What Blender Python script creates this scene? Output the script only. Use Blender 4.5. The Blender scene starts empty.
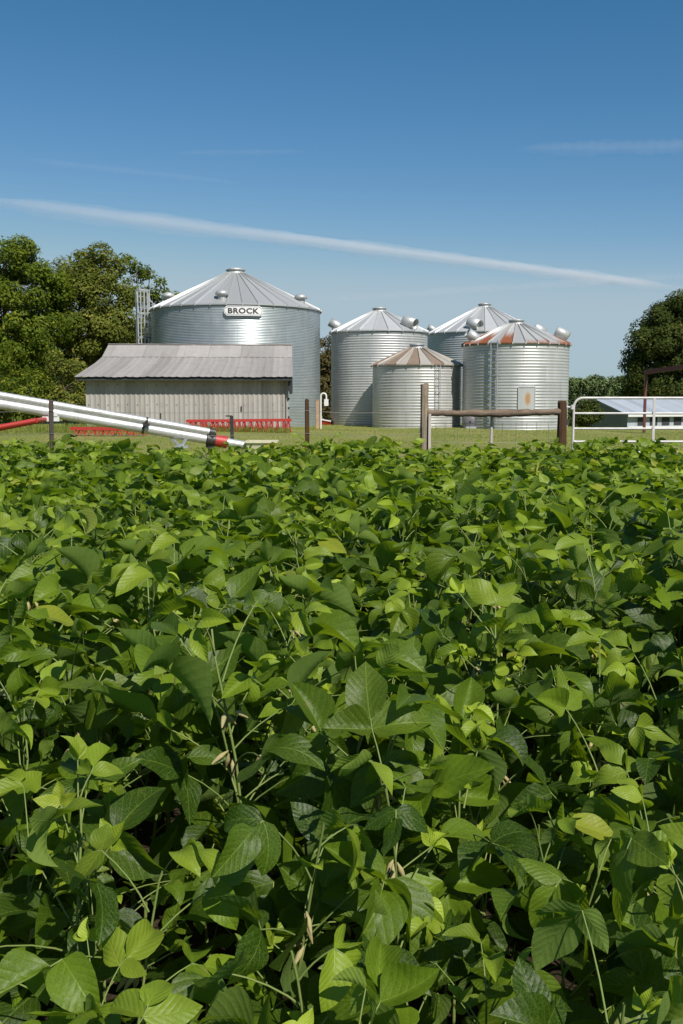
import bpy, math, random
import numpy as np
from mathutils import Vector, Matrix

# ------------------------------------------------------------------ basics
scn = bpy.context.scene
COL = scn.collection
PI = math.pi
rng = np.random.default_rng(7)
random.seed(7)

EYE = 1.5
FPX = 1024 * 35.0 / 36.0
TILT = math.atan(112.0 / FPX)
CT, ST = math.cos(TILT), math.sin(TILT)

def at(px, py, Y):
    """world point that stands Y metres ahead along the line of sight of a place in the photograph (used to survey positions)"""
    xr, yu = px - 341.5, -(py - 512.0)
    dy, dz = yu * ST + FPX * CT, yu * CT - FPX * ST
    k = Y / dy
    return Vector((xr * k, Y, EYE + dz * k))

def sstep(a, b, v):
    t = np.clip((np.asarray(v, float) - a) / (b - a), 0, 1)
    return t * t * (3 - 2 * t)

def terrain(x, y):
    x = np.asarray(x, float); y = np.asarray(y, float)
    z = 0.26 * np.exp(-(((x + 7.5) / 6.5) ** 2 + ((y - 44.5) / 6.0) ** 2) * 1.0)
    z = z - 3.2 * sstep(49, 100, y) * sstep(11.5, 19, x)
    z = z + 0.03 * np.sin(x * .7 + 1) * np.sin(y * .45) * sstep(14, 20, y) * (1 - sstep(120, 300, y))
    return z

def tz(x, y): return float(terrain(x, y))

ORG = {}
def tag(o, label=None, cat=None, group=None, kind=None):
    if label: o['label'] = label
    if cat: o['category'] = cat
    if group: o['group'] = group
    if kind: o['kind'] = kind
    return o

def thing(name, label, cat, loc, group=None):
    o = bpy.data.objects.new(name, None)
    o.empty_display_size = .2
    COL.objects.link(o); o.location = loc
    ORG[o.name] = Vector(loc)
    return tag(o, label, cat, group)

def link_mesh(name, me, mat, parent=None, org=None):
    o = bpy.data.objects.new(name, me)
    COL.objects.link(o)
    if mat: me.materials.append(mat)
    if parent is not None:
        o.parent = parent; ORG[o.name] = ORG[parent.name]
    else:
        o.location = org or (0, 0, 0); ORG[o.name] = Vector(org or (0, 0, 0))
    return o

def mesh_np(name, V, F, uv=None, attrs=None, smooth=True):
    """V n x 3, F m x 4 quads"""
    me = bpy.data.meshes.new(name)
    V = np.ascontiguousarray(V, np.float32); F = np.ascontiguousarray(F, np.int32)
    me.vertices.add(len(V)); me.vertices.foreach_set('co', V.ravel())
    me.loops.add(F.size); me.loops.foreach_set('vertex_index', F.ravel())
    me.polygons.add(len(F))
    me.polygons.foreach_set('loop_start', np.arange(len(F), dtype=np.int32) * 4)
    me.polygons.foreach_set('loop_total', np.full(len(F), 4, np.int32))
    if smooth: me.polygons.foreach_set('use_smooth', np.ones(len(F), bool))
    if uv is not None:
        l = me.uv_layers.new(name='UVMap')
        l.data.foreach_set('uv', np.ascontiguousarray(uv[F.ravel()], np.float32).ravel())
    for k, a in (attrs or {}).items():
        at_ = me.attributes.new(k, 'FLOAT', 'POINT')
        at_.data.foreach_set('value', np.ascontiguousarray(a, np.float32))
    me.update(calc_edges=True)
    return me

class MB:
    """collects shapes in WORLD coordinates; build() links them as one mesh object"""
    def __init__(s): s.v = []; s.f = []; s.uv = []; s.hasuv = False; s.sm = []
    def add(s, vs, fs, uvs=None, smooth=False):
        n = len(s.v)
        s.v += [tuple(p) for p in vs]
        s.f += [tuple(i + n for i in f) for f in fs]
        s.sm += [smooth] * len(fs)
        if uvs is not None: s.hasuv = True
        s.uv += list(uvs) if uvs is not None else [(p[0], p[2]) for p in vs]
        return s
    def hexa(s, p):  # 8 points: bottom 4 then top 4
        return s.add(p, [(3, 2, 1, 0), (4, 5, 6, 7), (0, 1, 5, 4), (1, 2, 6, 5), (2, 3, 7, 6), (3, 0, 4, 7)])
    def box(s, c, size, rz=0, rot=None):
        c = Vector(c); hx, hy, hz = [k / 2 for k in size]
        R = rot if rot is not None else Matrix.Rotation(rz, 3, 'Z')
        ps = [(-hx, -hy, -hz), (hx, -hy, -hz), (hx, hy, -hz), (-hx, hy, -hz), (-hx, -hy, hz), (hx, -hy, hz), (hx, hy, hz), (-hx, hy, hz)]
        return s.hexa([c + R @ Vector(p) for p in ps])
    def bar(s, a, b, w, h, up=(0, 0, 1)):
        a = Vector(a); b = Vector(b); d = (b - a).normalized(); up = Vector(up)
        if abs(d.dot(up)) > .98: up = Vector((0, 1, 0))
        x = d.cross(up).normalized() * w / 2; z = x.cross(d).normalized() * h / 2
        return s.hexa([a - x - z, a + x - z, b + x - z, b - x - z, a - x + z, a + x + z, b + x + z, b - x + z])
    def tube(s, pts, r, n=10, caps=True, smooth=True):
        pts = [Vector(p) for p in pts]
        rs = r if isinstance(r, (list, tuple)) else [r] * len(pts)
        vs, fs = [], []
        up = Vector((0, 0, 1))
        d0 = (pts[1] - pts[0]).normalized()
        if abs(d0.z) > .9: up = Vector((0, 1, 0))
        x = d0.cross(up).normalized()
        for i, p in enumerate(pts):
            d = (pts[min(i + 1, len(pts) - 1)] - pts[max(i - 1, 0)]).normalized()
            x = (x - d * x.dot(d)).normalized(); y = d.cross(x)
            for k in range(n):
                a = 2 * PI * k / n
                vs.append(p + (x * math.cos(a) + y * math.sin(a)) * rs[i])
        for i in range(len(pts) - 1):
            for k in range(n):
                fs.append((i * n + k, i * n + (k + 1) % n, (i + 1) * n + (k + 1) % n, (i + 1) * n + k))
        s.add(vs, fs, smooth=smooth)
        if caps:
            s.add(vs[:n], [tuple(range(n))[::-1]]); s.add(vs[-n:], [tuple(range(n))])
        return s
    def lathe(s, c, prof, n=32, axis=None, smooth=True):
        """prof: list of (r, h) along axis from c"""
        c = Vector(c); ax = Vector(axis or (0, 0, 1)).normalized()
        x = ax.cross(Vector((0, 1, 0)) if abs(ax.y) < .9 else Vector((1, 0, 0))).normalized(); y = ax.cross(x)
        vs, fs = [], []
        for r, h in prof:
            for k in range(n):
                a = 2 * PI * k / n
                vs.append(c + ax * h + (x * math.cos(a) + y * math.sin(a)) * r)
        for i in range(len(prof) - 1):
            for k in range(n):
                fs.append((i * n + k, i * n + (k + 1) % n, (i + 1) * n + (k + 1) % n, (i + 1) * n + k))
        return s.add(vs, fs, smooth=smooth)
    def build(s, name, mat, parent=None, org=None):
        o3 = ORG[parent.name] if parent is not None else Vector(org or (0, 0, 0))
        me = bpy.data.meshes.new(name)
        me.from_pydata([(p[0] - o3.x, p[1] - o3.y, p[2] - o3.z) for p in s.v], [], s.f)
        me.polygons.foreach_set('use_smooth', s.sm)
        uv = me.uv_layers.new(name='UVMap')
        idx = np.empty(len(me.loops), np.int32); me.loops.foreach_get('vertex_index', idx)
        uv.data.foreach_set('uv', np.array(s.uv, np.float32)[idx].ravel())
        me.update()
        return link_mesh(name, me, mat, parent, org)

# ------------------------------------------------------------------ materials
class NT:
    def __init__(s, name):
        s.m = bpy.data.materials.new(name); s.m.use_nodes = True
        s.t = s.m.node_tree; s.t.nodes.clear()
        s.out = s.t.nodes.new('ShaderNodeOutputMaterial')
    def n(s, typ, ins=None, **kw):
        nd = s.t.nodes.new('ShaderNode' + typ)
        for k, v in kw.items(): setattr(nd, k, v)
        for k, v in (ins or {}).items():
            if hasattr(v, 'is_output'): s.t.links.new(v, nd.inputs[k])
            else: nd.inputs[k].default_value = v
        return nd
    def math(s, op, a, b=0.0, c=None, clamp=False):
        nd = s.t.nodes.new('ShaderNodeMath'); nd.operation = op; nd.use_clamp = clamp
        for i, v in enumerate((a, b, c)):
            if v is None: continue
            if hasattr(v, 'is_output'): s.t.links.new(v, nd.inputs[i])
            else: nd.inputs[i].default_value = v
        return nd.outputs[0]
    def mix(s, f, a, b, mode='MIX'):
        nd = s.t.nodes.new('ShaderNodeMix'); nd.data_type = 'RGBA'; nd.blend_type = mode
        for i, v in ((0, f), (6, a), (7, b)):
            if hasattr(v, 'is_output'): s.t.links.new(v, nd.inputs[i])
            else: nd.inputs[i].default_value = (*v, 1) if isinstance(v, tuple) and len(v) == 3 else v
        return nd.outputs[2]
    def ramp(s, f, stops):
        nd = s.t.nodes.new('ShaderNodeValToRGB'); s.t.links.new(f, nd.inputs[0])
        e = nd.color_ramp.elements
        while len(e) < len(stops): e.new(.5)
        for el, (p, c) in zip(e, stops):
            el.position = p; el.color = (*c, 1) if isinstance(c, tuple) else (c, c, c, 1)
        return nd.outputs[0]
    def noise(s, vec, scale, detail=4, rough=.55, out=0):
        nd = s.n('TexNoise', {'Scale': scale, 'Detail': detail, 'Roughness': rough})
        if vec is not None: s.t.links.new(vec, nd.inputs['Vector'])
        return nd.outputs[out]
    def coord(s, which='Object'): return s.n('TexCoord').outputs[which]
    def scale(s, vec, xyz):
        return s.n('Mapping', {'Vector': vec, 'Scale': xyz}).outputs[0]
    def bump(s, h, strength=.3, dist=.02):
        return s.n('Bump', {'Height': h, 'Strength': strength, 'Distance': dist}).outputs[0]
    def finish(s, sh): s.t.links.new(sh, s.out.inputs[0]); return s.m

def principled(N, col, rough=.6, metal=0.0, normal=None, spec=.5):
    ins = {'Roughness': rough, 'Metallic': metal, 'Specular IOR Level': spec}
    ins['Base Color'] = col if hasattr(col, 'is_output') else (*col, 1)
    p = N.n('BsdfPrincipled', ins)
    if normal is not None: N.t.links.new(normal, p.inputs['Normal'])
    return p.outputs[0]

def paint(name, col, rough=.5, wear=.35, worn=(.25, .2, .16), metal=0.0, scale=6.0):
    N = NT(name); c = N.coord()
    n1 = N.noise(c, scale, 6, .65); n2 = N.noise(c, scale * 7, 4, .6)
    k = N.ramp(n1, [(.35, 0.0), (.75, 1.0)])
    base = N.mix(N.math('MULTIPLY', k, wear), col, worn)
    base = N.mix(N.math('MULTIPLY', n2, .25), base, tuple(x * .7 for x in col))
    return N.finish(principled(N, base, N.math('MULTIPLY_ADD', n2, .25, rough - .12), metal, N.bump(n2, .15, .004)))

def galvanised(name, tone, ring, sheet, rough=.42, metal=.75, rust=0.0, streak=.5, dirt=0.0):
    """galvanised sheets laid in rings: every sheet weathers a little differently"""
    N = NT(name); uv = N.coord('UV'); oc = N.coord('Object')
    br = N.n('TexBrick', {'Vector': uv, 'Color1': (.32, .32, .32, 1), 'Color2': (.68, .68, .68, 1), 'Mortar': (.0, .0, .0, 1),
                          'Scale': 1.0, 'Mortar Size': .008, 'Mortar Smooth': .3, 'Bias': 0.0, 'Brick Width': sheet, 'Row Height': ring})
    br.offset = .5
    vs = N.noise(N.scale(uv, (1.6, .12, 1)), 1.0, 5, .6)      # run-off streaks
    sp = N.noise(oc, 2.2, 6, .65)
    fine = N.noise(oc, 14, 4, .6)
    t = N.mix(N.math('MULTIPLY', br.outputs['Fac'], .45), tone, tuple(x * .45 for x in tone))
    sheetv = N.math('MULTIPLY_ADD', br.outputs['Color'], .36, .82)
    t = N.mix(1.0, t, N.n('CombineColor', {0: sheetv, 1: sheetv, 2: sheetv}).outputs[0], 'MULTIPLY')
    t = N.mix(N.math('MULTIPLY', N.ramp(vs, [(.4, 0.), (.7, 1.)]), .35 * streak), t, tuple(x * .55 for x in tone))
    t = N.mix(N.math('MULTIPLY', N.ramp(sp, [(.45, 0.), (.8, 1.)]), .3), t, (.62, .61, .58))
    if dirt: t = N.mix(N.math('MULTIPLY', N.ramp(fine, [(.4, 0.), (.7, 1.)]), dirt), t, (.3, .27, .22))
    rg = N.math('MULTIPLY_ADD', sp, .12, rough - .06)
    rg = N.math('ADD', rg, N.math('MULTIPLY_ADD', br.outputs['Color'], .12, -.06))
    return N.finish(principled(N, t, rg, metal, N.bump(fine, .08, .01)))

def roof_metal(name, tone, rust_amt=0.0, rust_low=0.0, rough=.5, metal=.45, brown=(.25, .1, .045)):
    """cone roofs: uv.x counts the sheets, uv.y runs from eave (0) to peak (1)"""
    N = NT(name); uv = N.coord('UV'); oc = N.coord('Object')
    sx = N.n('SeparateXYZ', {0: uv}).outputs
    cell = N.n('TexWhiteNoise', {'W': N.math('FLOOR', sx[0])}, noise_dimensions='1D').outputs[0]
    n1 = N.noise(N.scale(uv, (9, .7, 1)), 1.6, 7, .75)
    n2 = N.noise(oc, 5, 5, .65)
    sh = N.math('MULTIPLY_ADD', cell, .3, .82)
    t = N.mix(1.0, tone, N.n('CombineColor', {0: sh, 1: sh, 2: sh}).outputs[0], 'MULTIPLY')
    t = N.mix(N.math('MULTIPLY', N.ramp(n2, [(.4, 0.), (.8, 1.)]), .3), t, tuple(x * .7 for x in tone))
    met = metal
    if rust_amt or rust_low:
        v = N.math('ADD', n1, N.math('MULTIPLY_ADD', cell, .62, -.31))
        v = N.math('ADD', v, rust_amt)
        if rust_low:   # rust has started at the eaves, where the sheets stay wet
            v = N.math('ADD', v, N.math('MULTIPLY', N.math('SUBTRACT', .45, sx[1]), rust_low))
        k = N.ramp(v, [(.52, 0.), (.72, 1.)])
        rc = N.mix(n2, brown, tuple(min(1, x * 2.1) for x in brown))
        t = N.mix(k, t, rc)
        met = N.math('MULTIPLY', N.math('SUBTRACT', 1.0, k), metal)
        return N.finish(principled(N, t, N.math('MULTIPLY_ADD', k, .35, rough), met, N.bump(n2, .1, .01)))
    return N.finish(principled(N, t, rough, met, N.bump(n2, .06, .01)))

def wood(name, a, b, axis='Z', scale=3.0):
    N = NT(name); oc = N.coord()
    s = {'Z': (scale * 5, scale * 5, scale * .35), 'X': (scale * .35, scale * 5, scale * 5)}[axis]
    g = N.noise(N.scale(oc, s), 2.2, 9, .8)
    big = N.noise(oc, 4.0, 5, .6)
    c = N.mix(N.ramp(g, [(.3, 0.), (.7, 1.)]), a, b)
    c = N.mix(N.math('MULTIPLY', N.ramp(big, [(.5, 0.), (.7, 1.)]), .5), c, tuple(x * .45 for x in a))
    return N.finish(principled(N, c, .85, 0, N.bump(g, .7, .01), .2))

def leaf_material(name, dark, light, young, under, transl, tcol, veins=True, gloss=.47, tone=0.0):
    N = NT(name)
    r = N.n('Attribute', attribute_name='rnd').outputs['Fac']
    yg = N.n('Attribute', attribute_name='young').outputs['Fac']
    geo = N.n('NewGeometry').outputs
    oc = N.coord()
    mott = N.noise(oc, 40 if veins else 1.3, 3, .6)
    c = N.mix(N.ramp(r, [(.27, 0.), (.95, 1.)]), dark, light)
    c = N.mix(N.math('MULTIPLY', mott, .5), c, tuple(x * .75 for x in dark))
    c = N.mix(yg, c, young)
    if veins: c = N.mix(N.ramp(r, [(.955, 0.), (.985, .55)]), c, (.30, .25, .03))     # a few leaves are turning
    normal = None
    if veins:
        uv = N.coord('UV'); sx = N.n('SeparateXYZ', {0: uv}).outputs
        au = N.math('ABSOLUTE', sx[0])
        q = N.math('MULTIPLY', N.math('SUBTRACT', N.math('ADD', sx[1], N.math('MULTIPLY', N.noise(oc, 30, 2, .5), .05)), N.math('MULTIPLY', au, .40)), 7.0)
        fr = N.math('ABSOLUTE', N.math('SUBTRACT', N.math('FRACT', q), .5))      # .5 on a lateral vein
        lat = N.ramp(fr, [(.42, 0.), (.5, 1.)])
        mid = N.ramp(au, [(.0, 1.), (.05, 0.)])
        vein = N.math('MAXIMUM', N.math('MULTIPLY', lat, .55), mid)
        c = N.mix(N.math('MULTIPLY', vein, .26), c, tuple(min(1, x * 1.5 + .03) for x in light))
        blot = N.noise(oc, 16, 4, .6)
        c = N.mix(N.math('MULTIPLY', N.ramp(blot, [(.64, 0.), (.74, 1.)]), .32), c, (.16, .13, .03))   # yellowed blotches
        puck = N.noise(oc, 75, 3, .6)
        cellv = N.n('TexVoronoi', {'Vector': oc, 'Scale': 190.0}, feature='DISTANCE_TO_EDGE').outputs['Distance']
        c = N.mix(N.math('MULTIPLY', N.ramp(cellv, [(.0, 1.), (.12, 0.)]), .18), c, tuple(min(1, x * 1.4 + .03) for x in light))
        f2 = N.math('MULTIPLY', fr, fr)
        h = N.math('ADD', N.math('MULTIPLY', f2, -1.6), N.math('MULTIPLY', puck, .9))
        h = N.math('SUBTRACT', h, N.math('MULTIPLY', mid, .5))
        normal = N.bump(h, .34, .004)
    c = N.mix(N.math('MULTIPLY', geo['Backfacing'], .5), c, under)
    rough = N.math('MULTIPLY_ADD', geo['Backfacing'], .3, gloss)
    p = principled(N, c, rough, 0, normal, .27 if veins else .07)
    tr = N.n('BsdfTranslucent', {'Color': N.mix(yg, tcol, tuple(min(1, x * 1.25) for x in tcol))})
    if normal is not None: N.t.links.new(normal, tr.inputs['Normal'])
    mx = N.n('MixShader', {0: transl, 1: p, 2: tr.outputs[0]})
    return N.finish(mx.outputs[0])

M = {}
M['soy'] = leaf_material('soy_leaf', (.014, .035, .002), (.158, .244, .012), (.29, .37, .03), (.11, .165, .04), .29, (.36, .52, .016))
M['soy_stem'] = paint('soy_stem', (.13, .19, .035), .7, .5, (.22, .2, .08), scale=14)
M['soy_pod'] = paint('soy_pod', (.36, .29, .14), .8, .6, (.16, .18, .05), scale=30)
M['tree_l'] = leaf_material('broadleaf', (.050, .082, .008), (.175, .215, .020), (.30, .27, .03), (.12, .14, .04), .28, (.28, .36, .03), veins=False, gloss=.5)
M['tree_o'] = leaf_material('olive_leaf', (.075, .095, .014), (.22, .235, .045), (.30, .25, .05), (.14, .15, .06), .28, (.30, .34, .05), veins=False, gloss=.5)
M['tree_d'] = leaf_material('dark_leaf', (.032, .050, .010), (.11, .125, .024), (.15, .13, .03), (.07, .08, .04), .2, (.15, .2, .03), veins=False, gloss=.55)
M['tree_f'] = leaf_material('far_leaf', (.08, .12, .045), (.19, .245, .085), (.22, .24, .1), (.14, .17, .09), .15, (.1, .15, .03), veins=False, gloss=.6)  # paler greens put the distance haze into the leaf colour
M['grass'] = leaf_material('grass_blade', (.12, .165, .026), (.30, .32, .075), (.43, .37, .15), (.25, .27, .075), .30, (.4, .46, .08), veins=False, gloss=.5)
M['bark'] = wood('bark', (.12, .09, .065), (.23, .19, .15))

M['bin_new'] = galvanised('bin_new_steel', (.36, .40, .41), 1.12, 2.8, .37, .52, streak=.4)
M['bin_old'] = galvanised('bin_old_steel', (.44, .445, .435), .82, 2.4, .46, .38, streak=.9)
M['bin_back'] = galvanised('bin_back_steel', (.42, .445, .45), .9, 2.5, .46, .4, streak=.5)
M['bin_small'] = galvanised('bin_small_steel', (.48, .475, .455), .8, 2.4, .48, .36, streak=.9)
M['roof_new'] = roof_metal('roof_new', (.44, .445, .435), rough=.46, metal=.4)
M['roof_pale'] = roof_metal('roof_pale', (.48, .485, .48), rough=.5, metal=.35)
M['roof_rusty'] = roof_metal('roof_rusty', (.47, .47, .455), -.16, .95, rough=.5, metal=.3, brown=(.13, .040, .015))
M['roof_brown'] = roof_metal('roof_brown', (.42, .39, .34), .12, 0, rough=.65, metal=.1, brown=(.125, .092, .068))
M['zinc'] = galvanised('zinc_part', (.46, .47, .465), .9, 2, .5, .4, streak=1.2, dirt=.25)
M['zinc_dull'] = galvanised('zinc_dull', (.50, .52, .54), .9, 2, .5, .7)
M['tube'] = galvanised('auger_tube', (.54, .55, .55), .9, 3.0, .42, .45, streak=1.3, dirt=.35)
M['white'] = paint('white_paint', (.66, .66, .64), .4, .25, (.45, .42, .38))
M['cream'] = paint('cream_paint', (.58, .55, .38), .5, .3, (.4, .33, .2))
M['black'] = paint('black_iron', (.025, .025, .025), .5, .3, (.08, .06, .05))
M['red'] = paint('red_paint', (.40, .022, .02), .5, .6, (.28, .05, .03))
M['maroon'] = paint('red_oxide', (.11, .028, .022), .6, .5, (.09, .03, .02))
M['dark'] = paint('dark_recess', (.03, .035, .035), .8, .2, (.05, .05, .05))  # near-black colour standing in for shade in recesses
M['sign'] = paint('sign_white', (.72, .72, .70), .45, .2, (.5, .48, .45), scale=3)
M['ink'] = paint('sign_lettering', (.06, .045, .045), .5, .1, (.12, .1, .1))
M['post_old'] = wood('weathered_post', (.12, .085, .055), (.38, .31, .23))
M['post_dark'] = wood('creosote_post', (.03, .017, .010), (.11, .055, .028))
M['post_iron'] = paint('iron_post', (.06, .045, .038), .75, .5, (.10, .06, .04))
M['board'] = wood('pale_board', (.36, .31, .27), (.55, .50, .45))
M['log'] = wood('log_rail', (.07, .048, .032), (.27, .20, .145), 'X')
M['orange_post'] = wood('cedar_post', (.33, .20, .12), (.48, .33, .22))
M['wire'] = paint('fence_wire', (.32, .30, .28), .5, .4, (.2, .13, .1), .6)
M['gate'] = paint('gate_white', (.60, .60, .58), .42, .75, (.36, .29, .23), scale=7)

def shed_tin(name, a, b, per):
    N = NT(name); uv = N.coord('UV'); sx = N.n('SeparateXYZ', {0: uv}).outputs
    cell = N.n('TexWhiteNoise', {'W': N.math('FLOOR', N.math('DIVIDE', sx[0], per))}, noise_dimensions='1D').outputs[0]
    st = N.noise(N.scale(uv, (5, .35, 1)), 1.2, 6, .65)
    n2 = N.noise(uv, 1.3, 6, .7)
    t = N.mix(st, a, b)
    sh = N.math('MULTIPLY_ADD', cell, .26, .85)
    t = N.mix(1.0, t, N.n('CombineColor', {0: sh, 1: sh, 2: sh}).outputs[0], 'MULTIPLY')
    t = N.mix(N.math('MULTIPLY', N.ramp(n2, [(.5, 0.), (.75, 1.)]), .4), t, tuple(x * .68 for x in a))
    st2 = N.noise(N.scale(uv, (2.2, .16, 1)), 1.6, 5, .7)
    t = N.mix(N.math('MULTIPLY', N.ramp(st2, [(.56, 0.), (.72, 1.)]), .45), t, (a[0] * .62, a[1] * .5, a[2] * .38))     # rusty run-off
    seam = N.math('FRACT', N.math('DIVIDE', sx[0], per))
    t = N.mix(N.math('MULTIPLY', N.ramp(seam, [(.0, 1.), (.05, 0.)]), .4), t, tuple(x * .45 for x in a))
    return N.finish(principled(N, t, .62, .15, None, .35))
M['shed_wall'] = shed_tin('shed_wall_tin', (.29, .268, .24), (.44, .408, .368), .42)
M['shed_roof'] = shed_tin('shed_roof_tin', (.285, .262, .238), (.40, .37, .338), .62)
M['barn_roof'] = shed_tin('barn_roof_tin', (.31, .345, .39), (.40, .435, .48), .9)
M['barn_wall'] = shed_tin('barn_wall_tin', (.30, .34, .38), (.46, .50, .54), 1.0)
M['barn_gable'] = shed_tin('barn_gable_shaded_tin', (.10, .12, .10), (.17, .19, .16), .8)  # the gable end's shade is put into this darker colour

def ground_material():
    N = NT('ground_cover'); oc = N.coord(); sx = N.n('SeparateXYZ', {0: oc}).outputs
    n1 = N.noise(oc, .35, 6, .6); n2 = N.noise(oc, 3.0, 6, .7); n3 = N.noise(oc, 26, 4, .7)
    g = N.mix(N.ramp(n1, [(.35, 0.), (.65, 1.)]), (.17, .20, .04), (.27, .25, .085))
    g = N.mix(N.math('MULTIPLY', n3, .5), g, (.11, .13, .03))
    g = N.mix(N.math('MULTIPLY', N.ramp(n2, [(.55, 0.), (.75, 1.)]), .6), g, (.24, .20, .10))
    soil = N.mix(n3, (.016, .011, .006), (.046, .032, .019))
    soil = N.mix(N.math('MULTIPLY', N.ramp(n2, [(.5, 0.), (.7, 1.)]), .5), soil, (.075, .055, .03))
    e = N.math('ADD', sx[1], N.math('MULTIPLY', N.math('SUBTRACT', n2, .5), .8))
    k = N.ramp(N.math('SUBTRACT', e, 12.3), [(.0, 0.), (.5, 1.)])
    c = N.mix(k, soil, g)
    return N.finish(principled(N, c, .95, 0, N.bump(n3, .8, .03), .15))
M['ground'] = ground_material()

# ------------------------------------------------------------------ ground
def graded(lim, near, step):
    a = list(np.arange(0, near, step)); v = near; s = step
    while v < lim: a.append(v); s *= 1.25; v += s
    a.append(lim); return np.array(a)
gx = graded(9000, 60, 1.2); gx = np.concatenate([-gx[:0:-1], gx])
gy = np.concatenate([-graded(600, 8, 2)[:0:-1], graded(12000, 130, 1.2)])
X, Yg = np.meshgrid(gx, gy)
V = np.stack([X.ravel(), Yg.ravel(), terrain(X, Yg).ravel()], 1)
nx = len(gx); i = np.arange(len(gy) - 1)[:, None] * nx + np.arange(nx - 1)[None]
i = i.ravel(); F = np.stack([i, i + 1, i + nx + 1, i + nx], 1)
g = link_mesh('ground', mesh_np('ground', V, F), M['ground'])
tag(g, 'soil of the bean field and mown grass of the farmyard beyond it', 'ground', kind='structure')

# ------------------------------------------------------------------ soybean plants
def rotm(axis, a):
    axis = np.asarray(axis, float); axis = axis / np.linalg.norm(axis)
    x, y, z = axis; c, s = math.cos(a), math.sin(a); C = 1 - c
    return np.array([[c + x * x * C, x * y * C - z * s, x * z * C + y * s], [y * x * C + z * s, c + y * y * C, y * z * C - x * s], [z * x * C - y * s, z * y * C + x * s, c + z * z * C]])

def leaflet(rg, L, W, nl, nw, asym=0.0):
    """one ovate leaflet, base at the origin, along +y, upper face +z"""
    s = np.linspace(0, 1, nl + 1)
    t = np.linspace(-1, 1, 2 * nw + 1)
    pk = (.3625 ** .58) * (.6375 ** 1.02)
    w = (np.maximum(s, 0) ** .58) * (np.maximum(1 - s, 0) ** 1.02) / pk
    w[0] = .05; w[-1] = .012
    fold = rg.uniform(-.1, .85); k = rg.uniform(-.6, 1.8); tw = rg.uniform(-.8, .8)
    ph1, ph2 = rg.uniform(0, 6.28, 2); und = rg.uniform(.04, .13); cup = rg.uniform(-.25, .3)
    ang = -k * s
    dy = np.concatenate([[0], np.cumsum(np.cos((ang[1:] + ang[:-1]) / 2)) / nl]) * L
    dz = np.concatenate([[0], np.cumsum(np.sin((ang[1:] + ang[:-1]) / 2)) / nl]) * L
    S, T = np.meshgrid(s, t, indexing='ij')
    ww = w[:, None] * W / 2 * (1 + asym * np.sign(T))
    x = T * ww
    z = np.abs(T) * ww * math.tan(fold) + cup * (T * ww) ** 2 / (W / 2)
    z = z + und * L * np.sin(S * 9 + ph1 + np.sign(T) * .9) * np.abs(T) * w[:, None] * .5
    a = tw * S
    x2 = x * np.cos(a) - z * np.sin(a); z2 = x * np.sin(a) + z * np.cos(a)
    ca, sa = np.cos(ang)[:, None], np.sin(ang)[:, None]
    y = dy[:, None] - z2 * sa; zz = dz[:, None] + z2 * ca
    V = np.stack([x2, y, zz], -1).reshape(-1, 3)
    n2 = 2 * nw + 1
    i = (np.arange(nl)[:, None] * n2 + np.arange(n2 - 1)[None]).ravel()
    F = np.stack([i, i + 1, i + n2 + 1, i + n2], 1)
    uv = np.stack([(T * w[:, None]).ravel(), S.ravel()], 1)
    return V, F, uv

def frame(fwd, roll):
    fwd = fwd / np.linalg.norm(fwd)
    up = np.array([0, 0, 1.0]); x = np.cross(fwd, up)
    if np.linalg.norm(x) < .05: x = np.array([1.0, 0, 0])
    x /= np.linalg.norm(x); n = np.cross(x, fwd)
    R = np.stack([x, fwd, n], 1)
    return R @ rotm((0, 1, 0), roll)

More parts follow.
